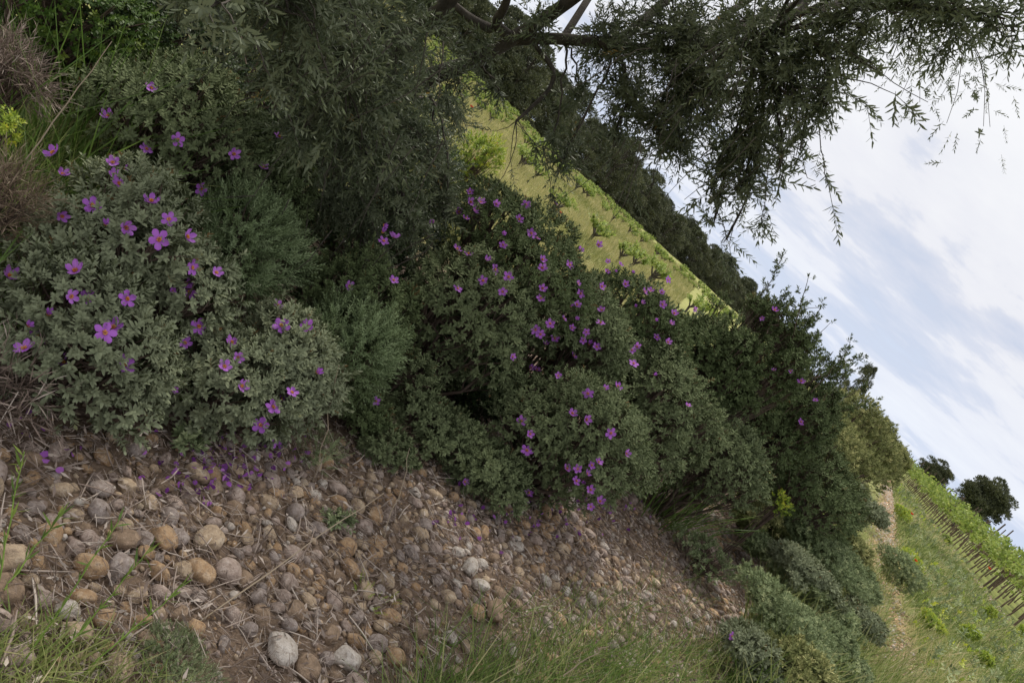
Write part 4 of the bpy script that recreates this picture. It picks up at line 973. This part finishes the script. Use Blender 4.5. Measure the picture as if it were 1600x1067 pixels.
def build_grass():
    # meadow right of the dirt strip
    n = 170000; s = 2.5+rng.random(n)**1.9*85; t = 1.7+rng.random(n)*(3+s*.33)*1.05
    x, y = xy(s, t); px, py, z = proj(np.stack([x, y, 0*x], 1)); k = (px > 1130) & (px < 1680) & (py < 1180) & (x < 21.2+(y-33)*.358-1.1) & (rng.random(n) < np.clip((t-1.55)*1.5, .1, 1))
    x, y, s, t = x[k], y[k], s[k], t[k]
    h = rng.uniform(.12, .42, len(x))*(.4+1.2*fbm(x*.6, y*.6, 14)); d = np.hypot(x, y)
    pat = fbm(x*.35, y*.35, 90)
    grass_obj('meadow_grass', x, y, h, 'meadow', 'tall mixed meadow grass between the dirt strip and the trellised vines', wid=np.clip(d*.014, .12, 1.0)*1.3, lean=.38, rn=np.clip(pat*1.3-.2+rng.normal(size=len(x))*.32, 0, 1))
    # leafy weeds and seed heads through the meadow
    for mat, m_, Ts_, lab, a_, b_ in (('sage', 7000, T_CISLO, 'leafy grey-green weeds growing through the meadow grass', .05, .14), ('lime', 3200, T_EVG, 'small yellow-flowering weeds dotted through the meadow', .04, .12), ('drytan', 5000, T_TWIG, 'pale dry seed heads standing in the meadow', .06, .16)):
        s = 5+rng.random(m_)**1.6*60; t = 1.8+rng.random(m_)*(3+s*.33); x, y = xy(s, t)
        k = (x < 19.9+(y-33)*.358) & (rng.random(m_) < np.clip(fbm(x*.5, y*.5, 60+m_ % 7)*4-1.4, .02, 1)); x, y, s = x[k], y[k], s[k]
        P = np.stack([x, y, gz(x, y)+rng.uniform(.03, .38, len(x))], 1); D = nrm(rng.normal(size=P.shape)*.5+np.array([0, 0, 1.0]))
        V, F, r = scatter(Ts_, P, D, rng.uniform(a_, b_, len(x))*(1+s/40), np.clip(rng.normal(.55, .22, len(x)), 0, .95))
        tag(link('meadow_weeds', mkmesh('meadow_weeds', V, F, MAT[mat], rnd=np.clip(r, 0, 1))), lab, 'weeds', kind='stuff')
    # field grass on the left
    n = 150000; dd = 8+rng.random(n)**1.7*120; a = rng.uniform(-.45, .12, n)+0; x = np.sin(a)*dd; y = np.cos(a)*dd; s, t = st(x, y); k = (t < -4.2) & (t > -84)
    x, y, dd = x[k], y[k], dd[k]
    grass_obj('field_grass', x, y, rng.uniform(.06, .34, len(x))*(.5+1.1*fbm(x*.5, y*.5, 92))*(1+dd/150), 'fieldgrass', 'short yellow-green grass covering the vineyard on the left', wid=np.clip(dd*.016, .2, 2.2), rn=np.clip(fbm(x*.3, y*.3, 91)*1.3-.15+rng.normal(size=len(x))*.2, 0, 1))
    # fine grass by the bottom edge, under the camera
    def pxregion(poly, n, z=0):
        poly = np.array(poly, float); lo, hi = poly.min(0), poly.max(0); q = rng.uniform(lo, hi, (n*3, 2))
        ins = np.zeros(len(q), bool); j = len(poly)-1
        for i in range(len(poly)):
            a, b = poly[i], poly[j]; c = ((a[1] > q[:, 1]) != (b[1] > q[:, 1])) & (q[:, 0] < (b[0]-a[0])*(q[:, 1]-a[1])/(b[1]-a[1]+1e-9)+a[0]); ins ^= c; j = i
        q = q[ins][:n]; G = np.array([gp(u, v) for u, v in q]); return G[:, 0], G[:, 1]
    x, y = pxregion([(560, 1180), (640, 1075), (760, 1050), (900, 1010), (1010, 1010), (1150, 1000), (1200, 1050), (1250, 1180)], 3600)
    grass_obj('bank_grass', x, y, rng.uniform(.10, .28, len(x)), 'grass', 'fine green grass along the bottom edge in front of the stones', wid=.42, lean=.6)
    k = rng.random(len(x)) < .35; grass_obj('bank_grass', x[k]+.03, y[k]+.02, rng.uniform(.15, .4, k.sum()), 'meadow', 'straw-coloured and pale blades mixed into the bottom grass', wid=.35, lean=.9)
    x, y = pxregion([(1120, 1020), (1180, 1000), (1300, 1040), (1420, 1100), (1420, 1200), (1150, 1200)], 2600)
    grass_obj('bank_grass', x, y, rng.uniform(.15, .4, len(x)), 'grass', 'long green grass in front of the low sprawling shrub', wid=.6, lean=.4)
    x, y = pxregion([(1140, 790), (1250, 800), (1380, 780), (1405, 850), (1380, 1000), (1430, 1180), (1180, 1180), (1150, 1000), (1190, 900)], 9000)
    grass_obj('bank_grass', x, y, rng.uniform(.18, .5, len(x)), 'meadow', 'mixed green and straw grass among the low shrubs of the bank', wid=.5, lean=.45)
    x, y = pxregion([(-80, 1180), (-80, 1000), (60, 985), (160, 1010), (230, 1060), (330, 1180)], 1300)
    grass_obj('bank_grass', x, y, rng.uniform(.05, .14, len(x)), 'meadow', 'small green grass and herb leaves in the lower left corner', wid=1.0, lean=.5)
    x, y = pxregion([(640, 1020), (760, 960), (900, 930), (1050, 900), (1130, 940), (1000, 1020)], 500)
    grass_obj('bank_grass', x, y, rng.uniform(.08, .25, len(x)), 'grass', 'thin scattered grass blades among the stones', wid=.42, lean=.5)
    x, y = pxregion([(-60, 60), (150, 100), (140, 330), (60, 420), (-60, 450)], 2600)
    grass_obj('bank_grass', x, y, rng.uniform(.15, .5, len(x)), 'meadow', 'mixed grass among the dry brush at the left edge', wid=.3, lean=.4)
    # grass clumps
    def clump(px, py, D, n, hh, rad_, mat, lab, wid=.7, lean=.3):
        c = at(px, py, D)[:2]; g = float(gz(c[0], c[1])); P = np.append(c, g)
        r2 = rng.normal(size=(n, 2))*rad_; h = rng.uniform(.55, 1, n)*hh
        D_ = nrm(np.stack([r2[:, 0]/rad_*lean, r2[:, 1]/rad_*lean, np.ones(n)], 1)+rng.normal(size=(n, 3))*.1)
        V, F, r = scatter(BLW, np.column_stack([r2, np.zeros(n)]), D_, np.stack([h*wid, h, h], 1), np.clip(rng.normal(.4, .2, n), 0, .9))
        o = link('grass_clump', mkmesh('grass_clump', V, F, MAT[mat], rnd=r), None, P); tag(o, lab, 'grass clump', 'grass clumps')
    clump(150, 200, 3.45, 240, .85, .13, 'grass', 'tall arching grass clump between the dry brush and the shaded rockrose', .2)
    clump(90, 300, 3.0, 260, .45, .12, 'grass', 'grass clump behind the leftmost flowering bush', .35)
    clump(1150, 690, 6.3, 170, .65, .16, 'grass', 'long grass tuft growing out of the hedge', .22)
    clump(250, 560, 2.75, 120, .3, .07, 'grass', 'small grass tuft between the left flowering bushes', .4)
    clump(15, 400, 2.5, 140, .35, .07, 'grass', 'bright grass tuft at the left edge beside the dry brush', .4)
    clump(1330, 660, 13, 200, 1.6, .3, 'meadow', 'tall pale grass standing in the sunlit hedge', .12)
    # yellow spurge in the meadow
    for i, (px, py, h, w, lab) in enumerate(((1530, 955, .5, .35, 'round yellow-green spurge standing in the meadow near the vine row'), (1410, 870, .35, .7, 'yellow flowering patch beside the dirt strip, left of the poppies'),
             (1590, 985, .5, .5, 'orange-yellow shrub at the right edge'), (1500, 990, .35, .35, 'small yellow spurge below the round one'), (1440, 975, .3, .5, 'pale yellow spurge right of the dirt strip'), (1468, 838, .5, .5, 'bright green clump at the foot of the vine row'),
             (1520, 1030, .3, .3, 'little yellow spurge near the bottom of the meadow'), (1400, 800, .5, .9, 'yellow-green patch in the far meadow'))):
        g = gp(px, py+12); D = np.hypot(g[0], g[1]); P = at(px, py, D)
        P[2] = max(h*.5, .15)
        geo, sg, _ = bush_geo(np.array([g[0], g[1], h*.5]), w*.5*.95, h*.5, 8, 420, .07*max(1, D/22), T_EVG, up=.9)
        b0 = np.array([g[0], g[1], 0.0]); t = thing('spurge_plant', lab, 'plant', b0, 'spurges in the meadow')
        link('foliage', mkmesh('foliage', geo[0]-b0, geo[1], MAT['lime' if i != 5 else 'vine'], rnd=np.clip(geo[2], 0, 1)), t)
        if i != 5:
            q = _[_[:, 2] > h*.45][:70]
            fv = scatter(T_EVG, q+np.array([0, 0, .05]), np.tile((0, 0, 1.0), (len(q), 1))+rng.normal(size=q.shape)*.3, np.full(len(q), .075*max(1, D/22)), rng.random(len(q))*.6+.2)
            if len(q) > 10**6: link('blooms', mkmesh('blooms', fv[0]-b0, fv[1], MAT['yellow'], rnd=np.clip(fv[2], 0, 1)), t)
    # poppies
    PT = leaf_hi(1.3, .1, -.25, ((0, .4), (.5, 1), (1, .7)))
    dirs = np.array([(math.cos(a)*.9, math.sin(a)*.9, .5) for a in (0, 1.57, 3.14, 4.71)])
    pv = inst(PT, np.zeros((4, 3)), frames(nrm(dirs), np.tile((0, 0, 1.0), (4, 1))), .045, rng.random(4)); pmesh = mkmesh('petals', pv[0], pv[1], MAT['poppy'], rnd=pv[2])
    sv = tube([(0, 0, -.42), (.02, 0, -.2), (0, 0, 0)], .003, 4); smesh = mkmesh('stem', sv[0], sv[1], MAT['greenstem'])
    for i, (px, py, D, lab) in enumerate(((1430, 876, 14, 'single red poppy right of the round low shrub'), (1545, 888, 26, 'red poppy near the vine trunks'), (1424, 803, 26, 'faint red poppy in the far meadow'), (736, 168, 11, 'red poppy high under the olive branches'),
              (777, 227, 10.5, 'red poppy in the field above the hedge, beside the lime shrub'), (875, 334, 10, 'small red poppy just above the flowering hedge'), (742, 252, 9.5, 'reddish poppy beside the lime shrub foliage'))):
        P = at(px, py, D); t = thing('poppy', lab, 'poppy', P, 'red poppies'); link('petals', pmesh, t); link('stem', smesh, t); t.scale = (.75,)*3 if D < 20 else (1.3,)*3
    # tall bright weeds, lower left
    for i, (a, b, lab) in enumerate((((20, 1060), (185, 815), 'tall bright green weed stalk crossing the ochre stones at left'), ((60, 1062), (237, 852), 'bright green weed stalk ending beside the grey slab'), ((-20, 1000), (38, 705), 'weed stalk at the left edge reaching up to the litter'), ((-15, 960), (100, 800), 'thin weed stalk near the left edge'),
             ((110, 1064), (300, 905), 'slanting weed stalk above the silvery herb mat'))):
        A = gp(a[0], a[1]); A[2] = gz(A[0], A[1]); Dt = np.hypot(A[0], A[1])*1.12; B = at(b[0], b[1], Dt); 
        if B[2] < .05: B = gp(b[0], b[1], .12)
        f = bez(A, B, (B-A)*.02+rng.normal(size=3)*.01, 9, .002)
        sg = tube(f, np.linspace(.0024, .0012, 9), 5); P = []; D_ = []
        for q in range(26):
            u = rng.uniform(.05, 1)**.7*8; P.append([np.interp(u, np.arange(9), f[:, k]) for k in range(3)]); D_.append(nrm((B-A)/np.linalg.norm(B-A)+rng.normal(size=3)*.5))
        lg = scatter([leaf_lo(.16, .2)], np.array(P), np.array(D_), rng.uniform(.018, .045, 26), rng.uniform(.3, 1, 26))
        t = thing('weed_stalk', lab, 'weed', A, 'bright weed stalks'); link('stem', mkmesh('stem', sg[0]-A, sg[1], MAT['greenstem']), t); link('leaves', mkmesh('leaves', lg[0]-A, lg[1], MAT['bright'], rnd=lg[2]), t)
    for i, (a, b, lab) in enumerate((((455, 790, 2.9), (530, 570, 2.95), 'pale dry grass stalk standing before the feathery shrub'), ((250, 1040, 1.9), (600, 770, 2.6), 'long thin dry stalk lying across the cobbles'), ((880, 1055, 2.9), (960, 1000, 3.0), 'yellowish bent grass stalk at the bottom'),
             ((40, 250, 2.9), (175, 65, 3.2), 'long thin bare stem leaning through the grass clump'), ((560, 890, 2.9), (640, 700, 3.3), 'bare curved stem rising under the middle bushes'))):
        A = at(*a); B = at(*b); A[2] = max(A[2], gz(A[0], A[1])+.004); f = bez(A, B, (0, 0, .03), 8, .004); g = tube(f, np.linspace(.0028, .0014, 8), 5)
        o = link('dry_stalk', mkmesh('dry_stalk', g[0]-A, g[1], MAT['drytan'], rnd=g[2]*0+.8), None, A); tag(o, lab, 'stalk', 'dry stalks')
build_grass()
